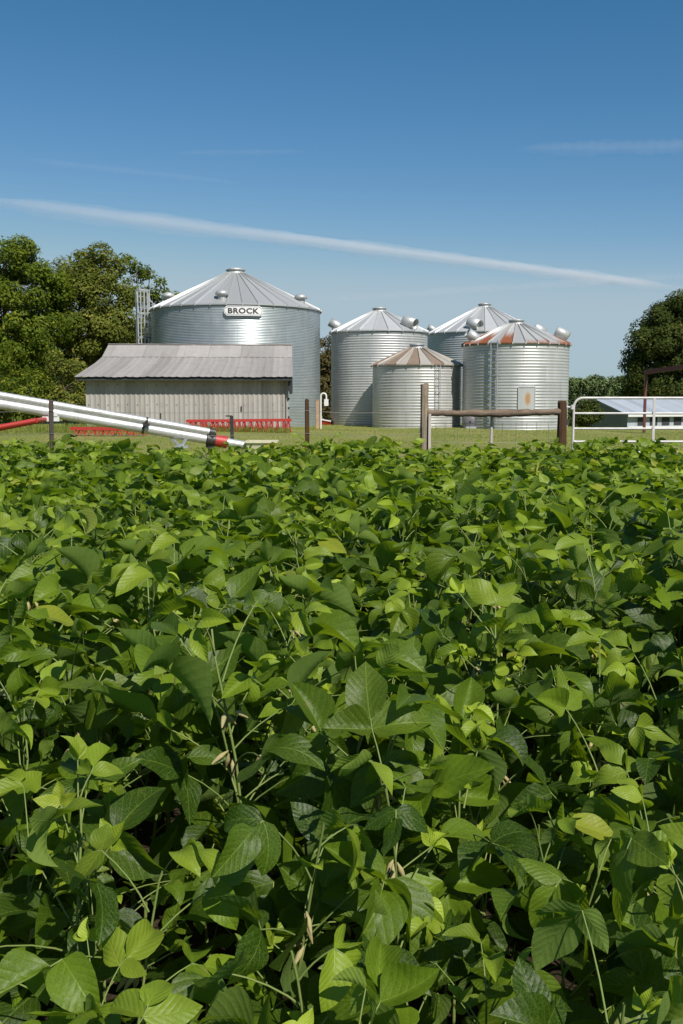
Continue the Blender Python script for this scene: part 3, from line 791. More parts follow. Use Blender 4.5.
# ------------------------------------------------------------------ tin shed
def shed():
    A = at(86, 400, 43.4); u = Vector((.9986, .053, 0)).normalized(); d = Vector((-.053, .9986, 0)).normalized()
    Lw = 8.74; gz = tz(A.x + 4, 43.6) - .12
    A = Vector((A.x, A.y, gz))
    root = thing('farm_shed', 'low grey tin shed with a broken-pitch roof in front of the largest bin', 'shed', A + u * Lw / 2)
    P = lambda s, t, z: Vector((A.x + u.x * s + d.x * t, A.y + u.y * s + d.y * t, z))
    ov = .57; tb, trd, te = 6.0, 7.9, 9.9
    z_e, z_b, z_r, z_k = 2.45, 3.48, 4.24, 3.45
    def zroof(t):
        if t < tb: return z_e + (z_b - z_e) * (t + ov) / (tb + ov)
        if t < trd: return z_b + .05 + (z_r - z_b - .05) * (t - tb) / (trd - tb)
        return z_r + (z_k - z_r) * (t - trd) / (te - trd)
    def ribbed(fun, s0, s1, per, amp, rows, wob=0.0, uvrow=None):
        mb = MB(); n = int((s1 - s0) / per) * 6; vs, uvs, fs = [], [], []
        rr = random.Random(3)
        wv = [rr.uniform(-1, 1) * wob for _ in range(n // 6 + 2)]
        for j, t in enumerate(rows):
            for k in range(n + 1):
                s = s0 + (s1 - s0) * k / n; ph = k % 6
                a = amp if ph in (0,) else (amp * .5 if ph in (1, 5) else 0)
                q = k / 6; i = int(q); w = wv[i] * (1 - (q - i)) + wv[min(i + 1, len(wv) - 1)] * (q - i)
                vs.append(fun(s, t, a, w)); uvs.append((s, t))
        for j in range(len(rows) - 1):
            for k in range(n):
                q = j * (n + 1) + k; fs.append((q, q + 1, q + n + 2, q + n + 1))
        return mb.add(vs, fs, uvs)
    # walls
    w = ribbed(lambda s, z, a, wv: P(s, -a, z), 0, Lw, .21, .025, [gz, z_e - .02])
    w.add([P(0, 0, gz), P(0, te - .3, gz), P(0, te - .3, zroof(te - .3) - .05), P(0, trd, z_r - .06), P(0, tb, z_b - .06), P(0, 0, z_e)], [tuple(range(6))])
    w.add([P(Lw, 0, gz), P(Lw, te - .3, gz), P(Lw, te - .3, zroof(te - .3) - .05), P(Lw, trd, z_r - .06), P(Lw, tb, z_b - .06), P(Lw, 0, z_e)], [tuple(range(6))[::-1]])
    w.add([P(0, te - .3, gz), P(Lw, te - .3, gz), P(Lw, te - .3, z_k), P(0, te - .3, z_k)], [(0, 1, 2, 3)])
    w.build('wall', M['shed_wall'], root)
    l0, l1 = -.36, Lw + .22
    lo = ribbed(lambda s, t, a, wv: P(s, t + (wv * .6 if t < 0 else 0), zroof(t) + a + .03 + (wv if t < .5 else wv * .2)), l0, l1, .31, .018, [-ov, .6, 2.2, 4.2, tb + .15], .016)
    lower = lo.build('roof', M['shed_roof'], root)
    up = ribbed(lambda s, t, a, wv: P(s, t, zroof(max(t, tb + .001)) + a * .35 + .075 + wv * .3), l0, l1, .62, .02, [tb, tb + .9, trd], .02)
    up.add([P(l0, trd, z_r + .07), P(l1, trd, z_r + .07), P(l1, te, z_k), P(l0, te, z_k)], [(0, 1, 2, 3)])
    up.build('ridge_sheet', shed_tin('shed_ridge_tin', (.31, .288, .262), (.41, .382, .35), 1.6), lower)
    cap = MB().bar(P(l0, trd, z_r + .085), P(l1, trd, z_r + .085), .3, .03); cap.build('ridge_cap', M['shed_roof'], lower)
    # rafters and eave board, with the eave's shade put into their dark colour
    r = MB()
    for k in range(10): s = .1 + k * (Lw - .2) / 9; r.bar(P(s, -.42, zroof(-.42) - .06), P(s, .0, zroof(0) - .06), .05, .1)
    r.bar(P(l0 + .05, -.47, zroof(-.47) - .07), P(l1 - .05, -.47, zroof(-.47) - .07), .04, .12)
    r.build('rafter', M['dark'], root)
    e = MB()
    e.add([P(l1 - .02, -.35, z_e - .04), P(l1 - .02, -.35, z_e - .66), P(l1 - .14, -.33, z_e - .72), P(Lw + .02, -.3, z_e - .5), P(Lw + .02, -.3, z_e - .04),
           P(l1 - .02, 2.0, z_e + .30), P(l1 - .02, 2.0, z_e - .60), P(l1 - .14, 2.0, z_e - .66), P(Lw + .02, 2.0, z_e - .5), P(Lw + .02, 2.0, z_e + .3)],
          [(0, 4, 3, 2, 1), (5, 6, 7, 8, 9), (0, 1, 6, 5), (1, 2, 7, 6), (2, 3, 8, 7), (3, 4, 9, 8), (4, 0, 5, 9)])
    e.build('end_shade_board', M['dark'], root)  # dark block painting in the shaded soffit of the right overhang
    c = MB().box(P(Lw - .03, -.05, (gz + z_e) / 2), (.1, .07, z_e - gz), math.atan2(u.y, u.x)); c.build('corner_trim', M['shed_wall'], root)
    nl_ = MB()
    for zrow in (gz + .35, gz + 1.15, z_e - .30):
        s = .105
        while s < Lw: nl_.box(P(s, -.012, zrow + random.uniform(-.02, .02)), (.035, .02, .035)); s += .42
    nl_.build('nail', M['post_iron'], root)
    h = MB()
    for z in (.75, 1.15, 1.55): h.box(P(Lw + .03, -.06, z), (.07, .08, .09))
    h.build('hinge', M['black'], root)
    # two narrow slots cut in the front sheets
    for s, z in ((6.70, 1.12), (3.2, .82)):
        MB().box(P(s, -.035, z), (.05, .03, .22)).build('slot', M['dark'], root)
shed()

# ------------------------------------------------------------------ red harrows in the grass
def harrow(label, pxa, pya, pxb, pyb, Ya, Yb, drop, nt):
    a = at(pxa, pya, Ya); b = at(pxb, pyb, Yb); mid = (a + b) / 2
    root = thing('harrow', label, 'harrow', (mid.x, mid.y, tz(mid.x, mid.y)), 'red spike harrows')
    back = Vector((0, .55, 0))
    m = MB()
    m.bar(a, b, .10, .12); m.bar(a + back, b + back, .08, .1)
    for k in range(6):
        t = (k + .5) / 6; m.bar(a.lerp(b, t), a.lerp(b, t) + back, .06, .06)
    m.build('frame', M['red'], root)
    for k in range(nt):
        t = (k + .5) / nt; p = a.lerp(b, t); q = MB()
        w = (b - a).length / nt * random.uniform(.3, .65); p = p + (b - a) / nt * random.uniform(-.25, .25); dr = drop; drop = drop * random.uniform(.7, 1.05)
        ux = (b - a).normalized()
        q.bar(p, p - ux * w + Vector((0, -.05, -drop)), .028, .028)
        q.bar(p, p + ux * w + Vector((0, -.05, -drop)), .035, .035)
        q.bar(p - ux * w * .5 + Vector((0, -.03, -drop * .5)), p + ux * w * .5 + Vector((0, -.03, -drop * .5)), .03, .03)
        q.bar(p + back, p + back - ux * w * .7 + Vector((0, .02, -drop)), .035, .035)
        q.bar(p + back, p + back + ux * w * .7 + Vector((0, .02, -drop)), .035, .035)
        q.build('tine', M['red'], root); drop = dr
harrow('red spike harrow along the foot of the shed wall', 186, 421.0, 291, 420.0, 41.8, 42.3, .62, 19)
harrow('red spike harrow lying low in the grass under the long auger', 70, 428.5, 146, 429.0, 39.0, 39.0, .33, 9)

# ------------------------------------------------------------------ grain auger
def auger():
    a1, b1 = at(-420, 322, 20.5), at(210, 432.0, 23.6)      # upper, thinner tube
    a2, b2 = at(-420, 332.5, 20.5), at(206, 439.0, 23.6)    # main tube
    end = at(248, 446.0, 23.8)
    base = at(206, 445, 23.6); base.z = tz(base.x, base.y)
    root = thing('grain_auger', 'long silver grain auger with twin tubes lowered to the grass in front of the shed', 'auger', base)
    main = MB().tube([a2, b2], .117, 18).build('tube', M['tube'], root)
    MB().tube([a1, b1], .085, 16).build('drive_tube', M['tube'], root)
    for t in (.885,):
        br = MB()
        p = a1.lerp(b1, t); q = a2.lerp(b2, t); e_ = (b1 - a1).normalized()
        br.tube([p - e_ * .025, p + e_ * .025], .094, 14)
        br.tube([q - e_ * .025, q + e_ * .025], .133, 14)
        br.bar(p + Vector((0, -.06, 0)), q + Vector((0, -.06, 0)), .06, .04)
        br.box((p + q) / 2 + Vector((.06, -.15, 0)), (.14, .08, .06))
        br.build('clamp', M['black'], root)
    st_ = MB()
    for t in (.52, .60, .68, .76, .83):
        p = a1.lerp(b1, t); q = a2.lerp(b2, t); st_.bar(p, q, .05, .05)
    st_.build('spacer', M['zinc_dull'], root)
    # small white plate under the tubes
    s = a2.lerp(b2, .722) + Vector((.05, -.16, -.14))
    MB().box(s, (.38, .03, .11)).box(s + Vector((.05, 0, .10)), (.2, .03, .12)).build('bracket_plate', M['white'], root)
    ex = (b2 - a2).normalized()
    hz = MB().tube([b1 - ex * .02, b1 + ex * .12], .10, 14).tube([b2 + ex * .02, b2 + ex * .24], .14, 16)
    hz.bar(b1 + ex * .1, b2 + ex * .1, .24, .1); hz.bar(b2 + ex * .1, b2 + ex * .1 + Vector((0, 0, -.35)), .2, .1)
    hz.build('gearbox', M['black'], root)
    d2 = (end - b2).normalized()
    st = b2 + d2 * .22
    MB().tube([st, st + d2 * .28], .145, 16).build('collar', M['red'], root)
    MB().tube([st + d2 * .26, end], .105, 16).build('intake_tube', M['tube'], root)
    hp = at(262, 443.5, 23.9)
    h = MB()
    zt, zb = hp.z + .05, tz(hp.x, hp.y) - .02
    top = [hp + Vector((sx * .36, sy * .4, 0)) for sx, sy in ((-1, -1), (1, -1), (1, 1), (-1, 1))]
    bot = [Vector((hp.x + sx * .22, hp.y + sy * .25, zb)) for sx, sy in ((-1, -1), (1, -1), (1, 1), (-1, 1))]
    h.add([Vector((p.x, p.y, zb)) for p in bot] + [Vector((p.x, p.y, zt)) for p in top], [(0, 1, 5, 4), (1, 2, 6, 5), (2, 3, 7, 6), (3, 0, 4, 7), (3, 2, 1, 0)])
    for k in range(4):
        p, q = top[k], top[(k + 1) % 4]; h.bar((p.x, p.y, zt), (q.x, q.y, zt), .05, .04)
    h.build('hopper', M['cream'], root)
    j = at(231.5, 416, 23.9); j2 = at(232.5, 440, 23.9)
    MB().bar(j2 - Vector((0, 0, .3)), j, .08, .07).box(j + Vector((-.06, 0, 0)), (.16, .03, .03)).build('jack', M['black'], root)
    w = a2.lerp(b2, .935) + Vector((0, 0, -.12))
    g = MB().bar(w, w + Vector((.25, -.1, -.20)), .06, .05).bar(w + Vector((.35, 0, -.02)), w + Vector((.25, -.1, -.2)), .06, .05).bar(w + Vector((.12, -.1, -.2)), w + Vector((.42, -.1, -.2)), .16, .05)
    g.build('skid_foot', M['zinc_dull'], root)
    # red undercarriage arm, axle and wheels (out of the picture to the left)
    p = at(36, 420.5, 21.9); q = at(-130, 452.0, 21.3); q.z = .42
    ar = MB().tube([p, q], .055, 12); p2 = Vector((p.x, p.y + 1.1, p.z + .02)); q2 = q + Vector((0, 2.0, 0))
    ar.tube([p, p2], .05, 10).tube([p2, q2], .055, 12).tube([q + Vector((0, -.25, 0)), q2 + Vector((0, .25, 0))], .05, 12)
    up_ = a2.lerp(b2, .30); ar.tube([q, up_], .05, 10).tube([q2, up_], .05, 10)
    ar.build('support_arm', M['red'], root)
    for qq, s in ((q, -1), (q2, 1)):
        cwh = qq + Vector((0, s * .25, 0))
        wl = MB().lathe(cwh + Vector((0, -.1, 0)), [(.2, .02), (.36, 0), (.42, .04), (.42, .16), (.36, .2), (.2, .18)], 24, axis=(0, 1, 0)).build('wheel', M['black'], root)
        MB().lathe(cwh + Vector((0, -.1, 0)), [(.02, .03), (.2, .05), (.2, .15), (.02, .17)], 18, axis=(0, 1, 0)).build('rim', M['red'], wl)
auger()

# ------------------------------------------------------------------ fences and gate
def post(mb, px, Y, py_top, w, dp=None, lean=0.0, n=9, seed=0):
    """a rough wooden post"""
    rr = random.Random(seed); p = at(px, 400, Y); zt = at(px, py_top, Y).z; dp = dp or w
    vs, fs = [], []; m = 10
    for j in range(n + 1):
        z = -.1 + (zt + .1) * j / n
        for k in range(m):
            a = 2 * PI * k / m + .3; sq = 1 / max(abs(math.cos(a)), abs(math.sin(a))) ** .55
            r = .5 * sq * (1 + rr.uniform(-.13, .13))
            vs.append((p.x + lean * z + w * r * math.cos(a) * .93, Y + dp * r * math.sin(a) * .93, z + (rr.uniform(-.02, .02) if j == n else 0)))
    for j in range(n):
        for k in range(m): fs.append((j * m + k, j * m + (k + 1) % m, (j + 1) * m + (k + 1) % m, (j + 1) * m + k))
    fs.append(tuple(range(n * m, n * m + m)))
    return mb.add(vs, fs)
YF = 13.2
def wires(mb, a, b, zs, sag=.03, r=.0028):
    for z0, z1 in zs:
        pts = [Vector((a[0] + (b[0] - a[0]) * t, a[1] + (b[1] - a[1]) * t, z0 + (z1 - z0) * t - sag * 4 * t * (1 - t))) for t in [k / 8 for k in range(9)]]
        mb.tube(pts, r, 5, caps=False)
base = at(50, 400, YF); 
wf = thing('wire_fence', 'wire fence with thin dark posts between the field and the shed', 'fence', (base.x, YF, 0))
post(MB(), 49.5, YF, 400.5, .062, .06, .012, seed=1).build('post', M['post_iron'], wf)
post(MB(), 307, YF, 400, .060, .06, .0, seed=2).build('post', M['post_dark'], wf)
post(MB(), -210, YF, 400, .06, .06, .0, seed=3).build('post', M['post_iron'], wf)
mb = MB(); xl, x1, x2, x3 = at(-210, 400, YF).x, at(49.5, 400, YF).x, at(307, 400, YF).x, at(425.5, 400, YF).x
for a, b in ((xl, x1), (x1, x2), (x2, x3 - .06)):
    wires(mb, (a, YF - .035), (b, YF - .035), [(1.36, 1.36), (1.06, 1.06), (.78, .78), (.45, .45)])
mb.build('wire', M['wire'], wf)

rf = thing('rail_fence', 'brace of rough wooden posts carrying one horizontal log rail beside the white gate', 'fence', (at(494, 400, YF).x, YF, 0))
p1 = post(MB(), 424.6, YF, 383.5, .112, .11, 0, seed=4).build('post', M['post_old'], rf)
mb = MB(); q = at(429.2, 400, YF); mb.box((q.x + .004, YF - .045, .66), (.034, .07, 1.32)); mb.build('side_board', M['board'], p1)
p2 = post(MB(), 562.3, YF, 402, .128, .13, .0, seed=5).build('post', M['post_dark'], rf); p2['label'] = 'thick dark brown corner post'
la, lm, lb = at(428, 413.2, YF - .02), at(500, 413.4, YF - .03), at(560, 411.8, YF - .02)
pts = []; rs = []
for k in range(31):
    t = k / 30; p = la.lerp(lm, t * 2) if t < .5 else lm.lerp(lb, t * 2 - 1)
    pts.append(p + Vector((0, 0, random.uniform(-.004, .004)))); rs.append(.046 - .006 * math.sin(t * PI * 3) + random.uniform(-.006, .006))
MB().tube(pts, rs, 12).build('rail', M['log'], rf)
p3 = post(MB(), 492, YF + .06, 413.5, .040, .04, 0, seed=6).build('stake', M['board'], rf)
mb = MB(); wires(mb, (at(430, 400, YF).x, YF + .1), (at(558, 400, YF).x, YF + .1), [(1.2, 1.2), (.95, .95), (.7, .7), (.4, .4)], .015)
for k in range(11):
    x = at(436 + k * 11.5, 400, YF).x; mb.tube([(x, YF + .1, .25), (x + random.uniform(-.02, .02), YF + .1, 1.2)], .0022, 5, caps=False)
mb.build('wire', M['wire'], rf)

gp = at(572.5, 397.5, YF)
gt = thing('farm_gate', 'white tubular steel farm gate hung from the dark corner post', 'gate', (gp.x, YF, 0))
x0 = gp.x + .02; x1 = x0 + 3.66; zt = at(600, 398.0, YF).z; zb = .22; R = .12; tr = .017
pts = [(x0, YF, zb)]
pts += [(x0, YF, zt - R)] + [(x0 + R - R * math.cos(a), YF, zt - R + R * math.sin(a)) for a in [PI / 2 * k / 6 for k in range(1, 7)]]
pts += [(x1 - R, YF, zt)] + [(x1 - R + R * math.sin(a), YF, zt - R + R * math.cos(a)) for a in [PI / 2 * k / 6 for k in range(1, 7)]] + [(x1, YF, zb), (x0, YF, zb)]
MB().tube(pts, tr, 12).build('frame', M['gate'], gt)
for py in (413.4, 428.6, 441.6, 452): 
    z = at(600, py, YF).z; MB().tube([(x0, YF, z), (x1, YF, z)], tr * .88, 10).build('bar', M['gate'], gt)
for px in (654,):
    x = at(px, 400, YF).x; MB().bar((x, YF - .022, zb), (x, YF - .022, zt), .032, .012, up=(0, 1, 0)).build('upright', M['gate'], gt)
xx = x0 + 2.45; MB().bar((xx, YF - .022, zb), (xx, YF - .022, zt), .032, .012, up=(0, 1, 0)).build('upright', M['gate'], gt)
for z in (zt - .12, .42):
    MB().tube([(x0 - .10, YF, z), (x0, YF, z)], .012, 8).tube([(x0 - .02, YF - .0, z - .03), (x0 - .02, YF, z + .03)], .03, 10).build('hinge', M['gate'], gt)

# ------------------------------------------------------------------ meter post beside the big bin
p = at(320, 428, 51.5); gz = tz(p.x, p.y)
mp = thing('meter_post', 'reddish wooden post with a bent white conduit and meter box beside the largest bin', 'meter post', (p.x, p.y, gz))
mb = MB(); zt = at(317.5, 400, 51.5).z; q = at(317.6, 400, 51.5)
mb.box((q.x, 51.5, (gz + zt) / 2), (.15, .15, zt - gz)).build('post', M['orange_post'], mp)
xa, xb = at(320.8, 400, 51.4).x, at(326.3, 400, 51.4).x; zt = at(320, 393.3, 51.4).z; r = (xb - xa) / 2
pts = [(xa, 51.4, gz), (xa, 51.4, zt - r)] + [(xa + r - r * math.cos(PI * k / 8), 51.4, zt - r + r * math.sin(PI * k / 8)) for k in range(1, 9)] + [(xb, 51.4, at(320, 401, 51.4).z)]
MB().tube(pts, .045, 10).build('conduit', M['white'], mp)
MB().box((xb, 51.4, at(320, 402.5, 51.4).z), (.22, .16, .34)).build('meter_box', M['white'], mp)
# red trough between the two bins
p = at(326, 424, 60.5); gz = tz(p.x, p.y)
rt = thing('grain_trough', 'low red trough with a white rim at the foot of the second bin', 'trough', (p.x, p.y, gz))
xa, xb = at(321.5, 400, 60.5).x, at(331, 400, 60.5).x
za, zb_ = at(322, 419.6, 60.5).z, at(331, 421.4, 60.5).z
mb = MB().hexa([Vector(v) for v in ((xa, 60.2, gz), (xb, 60.2, gz), (xb, 60.9, gz), (xa, 60.9, gz), (xa, 60.1, za), (xb, 60.1, zb_), (xb, 61, zb_), (xa, 61, za))]); mb.build('body', M['red'], rt)
MB().bar((xa - .03, 60.1, za + .02), (xb, 60.1, zb_ + .02), .06, .07).bar((xa - .03, 61, za + .02), (xb, 61, zb_ + .02), .06, .07).build('rim', M['white'], rt)

# ------------------------------------------------------------------ barn and steel frame on the right
def barn():
    Y0 = 105.0; n = at(628, 400, Y0); gdir = Vector((-.35, .937, 0)).normalized(); l = Vector((gdir.y, -gdir.x, 0)); hw, Lb = 6.0, 34.0
    zg = tz(n.x + 3, Y0 + 2) - .1; ze = at(628, 414.5, Y0).z; zr = 1.62
    A = Vector((n.x, Y0, zg))
    root = thing('long_barn', 'long low barn with a grey metal roof beyond the white gate', 'barn', A + l * Lb / 2)
    P = lambda s, t, z: Vector((A.x + l.x * s + gdir.x * t, A.y + l.y * s + gdir.y * t, z))
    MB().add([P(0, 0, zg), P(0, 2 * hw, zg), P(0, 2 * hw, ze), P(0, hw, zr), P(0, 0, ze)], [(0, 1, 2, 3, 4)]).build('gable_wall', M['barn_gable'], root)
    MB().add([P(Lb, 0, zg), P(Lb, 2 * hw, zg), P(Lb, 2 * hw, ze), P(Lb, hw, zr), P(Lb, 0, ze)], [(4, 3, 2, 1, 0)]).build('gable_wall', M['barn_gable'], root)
    MB().add([P(0, 0, zg), P(Lb, 0, zg), P(Lb, 0, ze - .05), P(0, 0, ze - .05)], [(0, 1, 2, 3)], [(0, 0), (Lb, 0), (Lb, 3), (0, 3)]).add([P(0, 2 * hw, zg), P(Lb, 2 * hw, zg), P(Lb, 2 * hw, ze - .05), P(0, 2 * hw, ze - .05)], [(3, 2, 1, 0)], [(0, 0), (Lb, 0), (Lb, 3), (0, 3)]).build('wall', M['barn_wall'], root)
    sl = (zr - ze) / hw; ov = .5
    a, b, c = P(-.3, -ov, ze - sl * ov), P(-.3, hw, zr), P(-.3, 2 * hw + ov, ze - sl * ov)
    a2, b2, c2 = P(Lb + .3, -ov, ze - sl * ov), P(Lb + .3, hw, zr), P(Lb + .3, 2 * hw + ov, ze - sl * ov)
    dz = Vector((0, 0, .12))
    MB().add([a + dz, a2 + dz, b2 + dz, b + dz, c + dz, c2 + dz, a, a2, b2, b, c, c2], [(0, 1, 2, 3), (3, 2, 5, 4), (7, 6, 9, 8), (8, 9, 10, 11), (6, 7, 1, 0), (6, 0, 3, 9), (9, 3, 4, 10), (1, 7, 8, 2), (2, 8, 11, 5), (4, 5, 11, 10)],
             [(0, 0), (Lb, 0), (Lb, 6), (0, 6), (0, 0), (Lb, 0)] * 2).build('roof', M['barn_roof'], root)
    MB().bar(P(-.3, -ov - .03, ze - sl * ov + .02), P(Lb + .3, -ov - .03, ze - sl * ov + .02), .05, .24).build('fascia', M['white'], root)
    k = 0; s = 1.3
    while s < Lb - 2:
        MB().hexa([P(s, -.06, ze - 1.15), P(s + .95, -.06, ze - 1.15), P(s + .95, .02, ze - 1.15), P(s, .02, ze - 1.15), P(s, -.06, ze - .32), P(s + .95, -.06, ze - .32), P(s + .95, .02, ze - .32), P(s, .02, ze - .32)]).build('window', M['dark'], root)
        s += 1.55
    MB().hexa([P(.1, -.05, ze - 1.75), P(Lb, -.05, ze - 1.75), P(Lb, .02, ze - 1.75), P(.1, .02, ze - 1.75), P(.1, -.05, ze - 1.25), P(Lb, -.05, ze - 1.25), P(Lb, .02, ze - 1.25), P(.1, .02, ze - 1.25)]).build('wainscot', M['white'], root)
barn()
a = at(646, 372, 46.5); b = at(740, 359.0, 41.0)
fr = thing('steel_frame', 'dark red steel post with a crossbeam behind the white gate', 'frame', (a.x, a.y, tz(a.x, a.y)))
for p in (a, b):
    MB().bar((p.x, p.y, tz(p.x, p.y) - .3), (p.x, p.y, p.z), .11, .11).build('post', M['maroon'], fr)
e = (b - a).normalized(); MB().bar(a - e * .08, b + e * .1, .14, .20).build('beam', M['maroon'], fr)

# ------------------------------------------------------------------ trees
def leaf_cloud(centres, radii, per, size, seed, out_c, sparse=1.0, young=.06):
    rg = np.random.default_rng(seed); P, Nn, Rr, Yy = [], [], [], []
    for c, r in zip(centres, radii):
        n = int(per * r * r * sparse)
        d = rg.normal(size=(n, 3)); d /= np.linalg.norm(d, axis=1)[:, None]
        rad = r * rg.uniform(.35, 1.0, n) ** .5
        P.append(c + d * rad[:, None] * np.array([1, 1, .78]))
        o = (c - out_c); o = o / (np.linalg.norm(o) + 1e-6)
        nn = d * .9 + o * .6 + np.array([0, 0, .4]) + rg.normal(size=(n, 3)) * .5
        Nn.append(nn / np.linalg.norm(nn, axis=1)[:, None])
        Rr.append(np.clip(rg.normal(rg.uniform(.25, .75), .22, n), 0, 1)); Yy.append((rg.random(n) < young) * rg.uniform(.2, .9, n))
    P = np.concatenate(P); Nn = np.concatenate(Nn); n = len(P)
    t = np.cross(Nn, rg.normal(size=(n, 3))); t /= np.linalg.norm(t, axis=1)[:, None]; b = np.cross(Nn, t)
    s = size * rg.uniform(.6, 1.3, n)[:, None]
    bend = Nn * s * rg.uniform(-.25, .05, n)[:, None]
    V = np.stack([P - t * s * .6, P - b * s * .36 + bend, P + t * s * .6, P + b * s * .36 + bend], 1).reshape(-1, 3)
    F = np.arange(4 * n).reshape(n, 4)
    return V, F, np.repeat(np.concatenate(Rr), 4), np.repeat(np.concatenate(Yy), 4)

def tree(name, label, cat, x, y, lobes, mat, seed, leaf=.17, per=360, clump=(.5, .95), dens=2.4, trunk=.2, group=None, young=.06, bark='bark'):
    """lobes: (dx, dy, z, rx, rz) ellipsoids above the trunk base"""
    gz = tz(x, y); root = thing(name, label, cat, (x, y, gz), group)
    rg = np.random.default_rng(seed); cs, rs, li = [], [], []
    for q, (dx, dy, z, rx, rz) in enumerate(lobes):
        n = max(4, int(dens * 2.2 * rx * (rx + rz)))
        for _ in range(n):
            d = rg.normal(size=3); d /= np.linalg.norm(d); f = rg.uniform(.3, 1.0) ** .45
            p = np.array([dx, dy, z]) + d * f * np.array([rx, rx, rz]) * rg.uniform(.86, 1.12)
            if p[2] < .25: continue
            cs.append(p); rs.append(rg.uniform(*clump)); li.append(q)
    top = max(l[2] for l in lobes)
    V, F, R, Yo = leaf_cloud(cs, rs, per, leaf, seed + 1, np.array([0, 0, top * .6]), young=young)
    me = mesh_np(name + '_crown', V, F, None, {'rnd': R, 'young': Yo}, smooth=False)
    crown = link_mesh('crown', me, mat, root)
    mb = MB(); W = Vector((x, y, gz)); pts = []; rr = []
    for k in range(6):
        t = k / 5; pts.append(W + Vector((.12 * math.sin(k * 1.3 + seed), .12 * math.cos(k * 1.7 + seed), -.1 + t * top * .82))); rr.append(trunk * (1.25 if k == 0 else 1) * (1 - .8 * t))
    mb.tube(pts, rr, 9)
    for q, l in enumerate(lobes):
        L = W + Vector((l[0], l[1], l[2])); st = pts[min(4, max(1, int(4 * (l[2] - l[4] * .6) / max(top, .1))))]
        mb.tube([st, (st + L) / 2 + Vector((0, 0, -.15)), L], [trunk * .5, trunk * .34, trunk * .14], 6)
        own = [cs[i] for i in range(len(cs)) if li[i] == q][:14]
        for c in own: mb.tube([L, (L + W + Vector(c)) / 2 + Vector((0, 0, .1)), W + Vector(c)], [trunk * .14, trunk * .09, trunk * .03], 5, caps=False)
    mb.build('trunk', M[bark], root)
    return root

def pl(px, Y): return at(px, 400, Y).x
def lob(px, py, Y, rpx, rpy, x, dy=0.0):
    """ellipsoid surveyed from the picture, relative to a trunk at x"""
    p = at(px, py, Y); k = Y / FPX
    return (p.x - x, dy, p.z - tz(x, Y), rpx * k, rpy * k)
GT = 'broadleaf trees behind the shed'
Y1 = 61.0; x = pl(8, Y1)
tree('broadleaf_tree', 'tallest rounded dark green tree at the edge of the farmyard, far beyond the auger', 'tree', x, Y1,
     [lob(5, 262, Y1, 32, 22, x), lob(-30, 285, Y1, 34, 26, x), lob(38, 290, Y1, 30, 24, x, -.6), lob(0, 315, Y1, 44, 30, x, -1.2), lob(48, 335, Y1, 30, 26, x, -.9), lob(10, 365, Y1, 50, 28, x, -1.0), lob(-45, 345, Y1, 36, 40, x)], M['tree_l'], 11, group=GT, trunk=.26)
Y2 = 63.5; x = pl(92, Y2)
tree('broadleaf_tree', 'olive green loose-crowned tree rising behind the roof of the shed', 'tree', x, Y2,
     [lob(80, 272, Y2, 22, 18, x), lob(104, 268, Y2, 20, 18, x), lob(72, 300, Y2, 28, 22, x, -.5), lob(112, 302, Y2, 24, 24, x, -.6), lob(92, 332, Y2, 36, 26, x, -.8), lob(122, 338, Y2, 18, 24, x), lob(85, 365, Y2, 36, 30, x)], M['tree_o'], 12, group=GT, trunk=.22)
Y3 = 69.0; x = pl(146, Y3)
tree('broadleaf_tree', 'slender open-branched tree whose tip shows over the caged ladder', 'tree', x, Y3,
     [lob(129, 264, Y3, 8, 9, x), lob(137, 276, Y3, 11, 10, x), lob(150, 272, Y3, 9, 8, x), lob(160, 290, Y3, 11, 10, x), lob(168, 294, Y3, 8, 6, x), lob(142, 300, Y3, 16, 14, x), lob(150, 325, Y3, 20, 18, x), lob(140, 350, Y3, 22, 22, x)], M['tree_l'], 13, clump=(.3, .55), per=420, dens=2.6, group=GT, trunk=.17)
# under-storey
for k, (px, py, rx, ry, Y, mt, lb) in enumerate(((-22, 398, 30, 28, 52, 'tree_d', 'dark bushy shrub behind the raised end of the auger'), (28, 394, 26, 27, 51, 'tree_l', 'green rounded shrub behind the auger, under the tallest tree'),
                                              (64, 388, 22, 34, 52.5, 'tree_o', 'yellowish shrub leaning against the end of the shed'))):
    x = pl(px, Y)
    tree('shrub', lb, 'shrub', x, Y, [lob(px, py, Y, rx, ry, x), lob(px - rx * .5, py + 12, Y, rx * .7, ry * .6, x, -.5), lob(px + rx * .4, py + 16, Y, rx * .7, ry * .5, x, -.4)], M[mt], 30 + k, leaf=.13, clump=(.35, .65), dens=3.4, per=480, trunk=.09, group='shrubs by the shed', young=.14)
Y4 = 78.0; x = pl(327, Y4)
tree('broadleaf_tree', 'brownish tree showing in the gap between the largest bin and the next', 'tree', x, Y4,
     [lob(322, 352, Y4, 18, 20, x), lob(336, 372, Y4, 18, 22, x), lob(320, 392, Y4, 20, 22, x), lob(332, 412, Y4, 22, 18, x)], paint and leaf_material('brown_leaf', (.06, .052, .018), (.15, .12, .045), (.2, .14, .05), (.1, .09, .05), .2, (.2, .17, .04), veins=False, gloss=.6), 41, leaf=.17, group=GT, trunk=.15)
Y5 = 130.0; x = pl(677, Y5)
tree('broadleaf_tree', 'big dense dark green tree standing behind the long barn', 'tree', x, Y5,
     [lob(693, 306, Y5, 26, 15, x), lob(673, 319, Y5, 26, 18, x), lob(654, 341, Y5, 24, 18, x, -1.5), lob(709, 321, Y5, 32, 28, x), lob(643, 363, Y5, 20, 17, x), lob(681, 355, Y5, 36, 26, x, -2.5), lob(641, 385, Y5, 18, 16, x, -1), lob(674, 393, Y5, 38, 20, x, -2.5), lob(724, 368, Y5, 34, 42, x)], M['tree_d'], 51, leaf=.32, per=110, clump=(.9, 1.7), dens=1.15, trunk=.5)
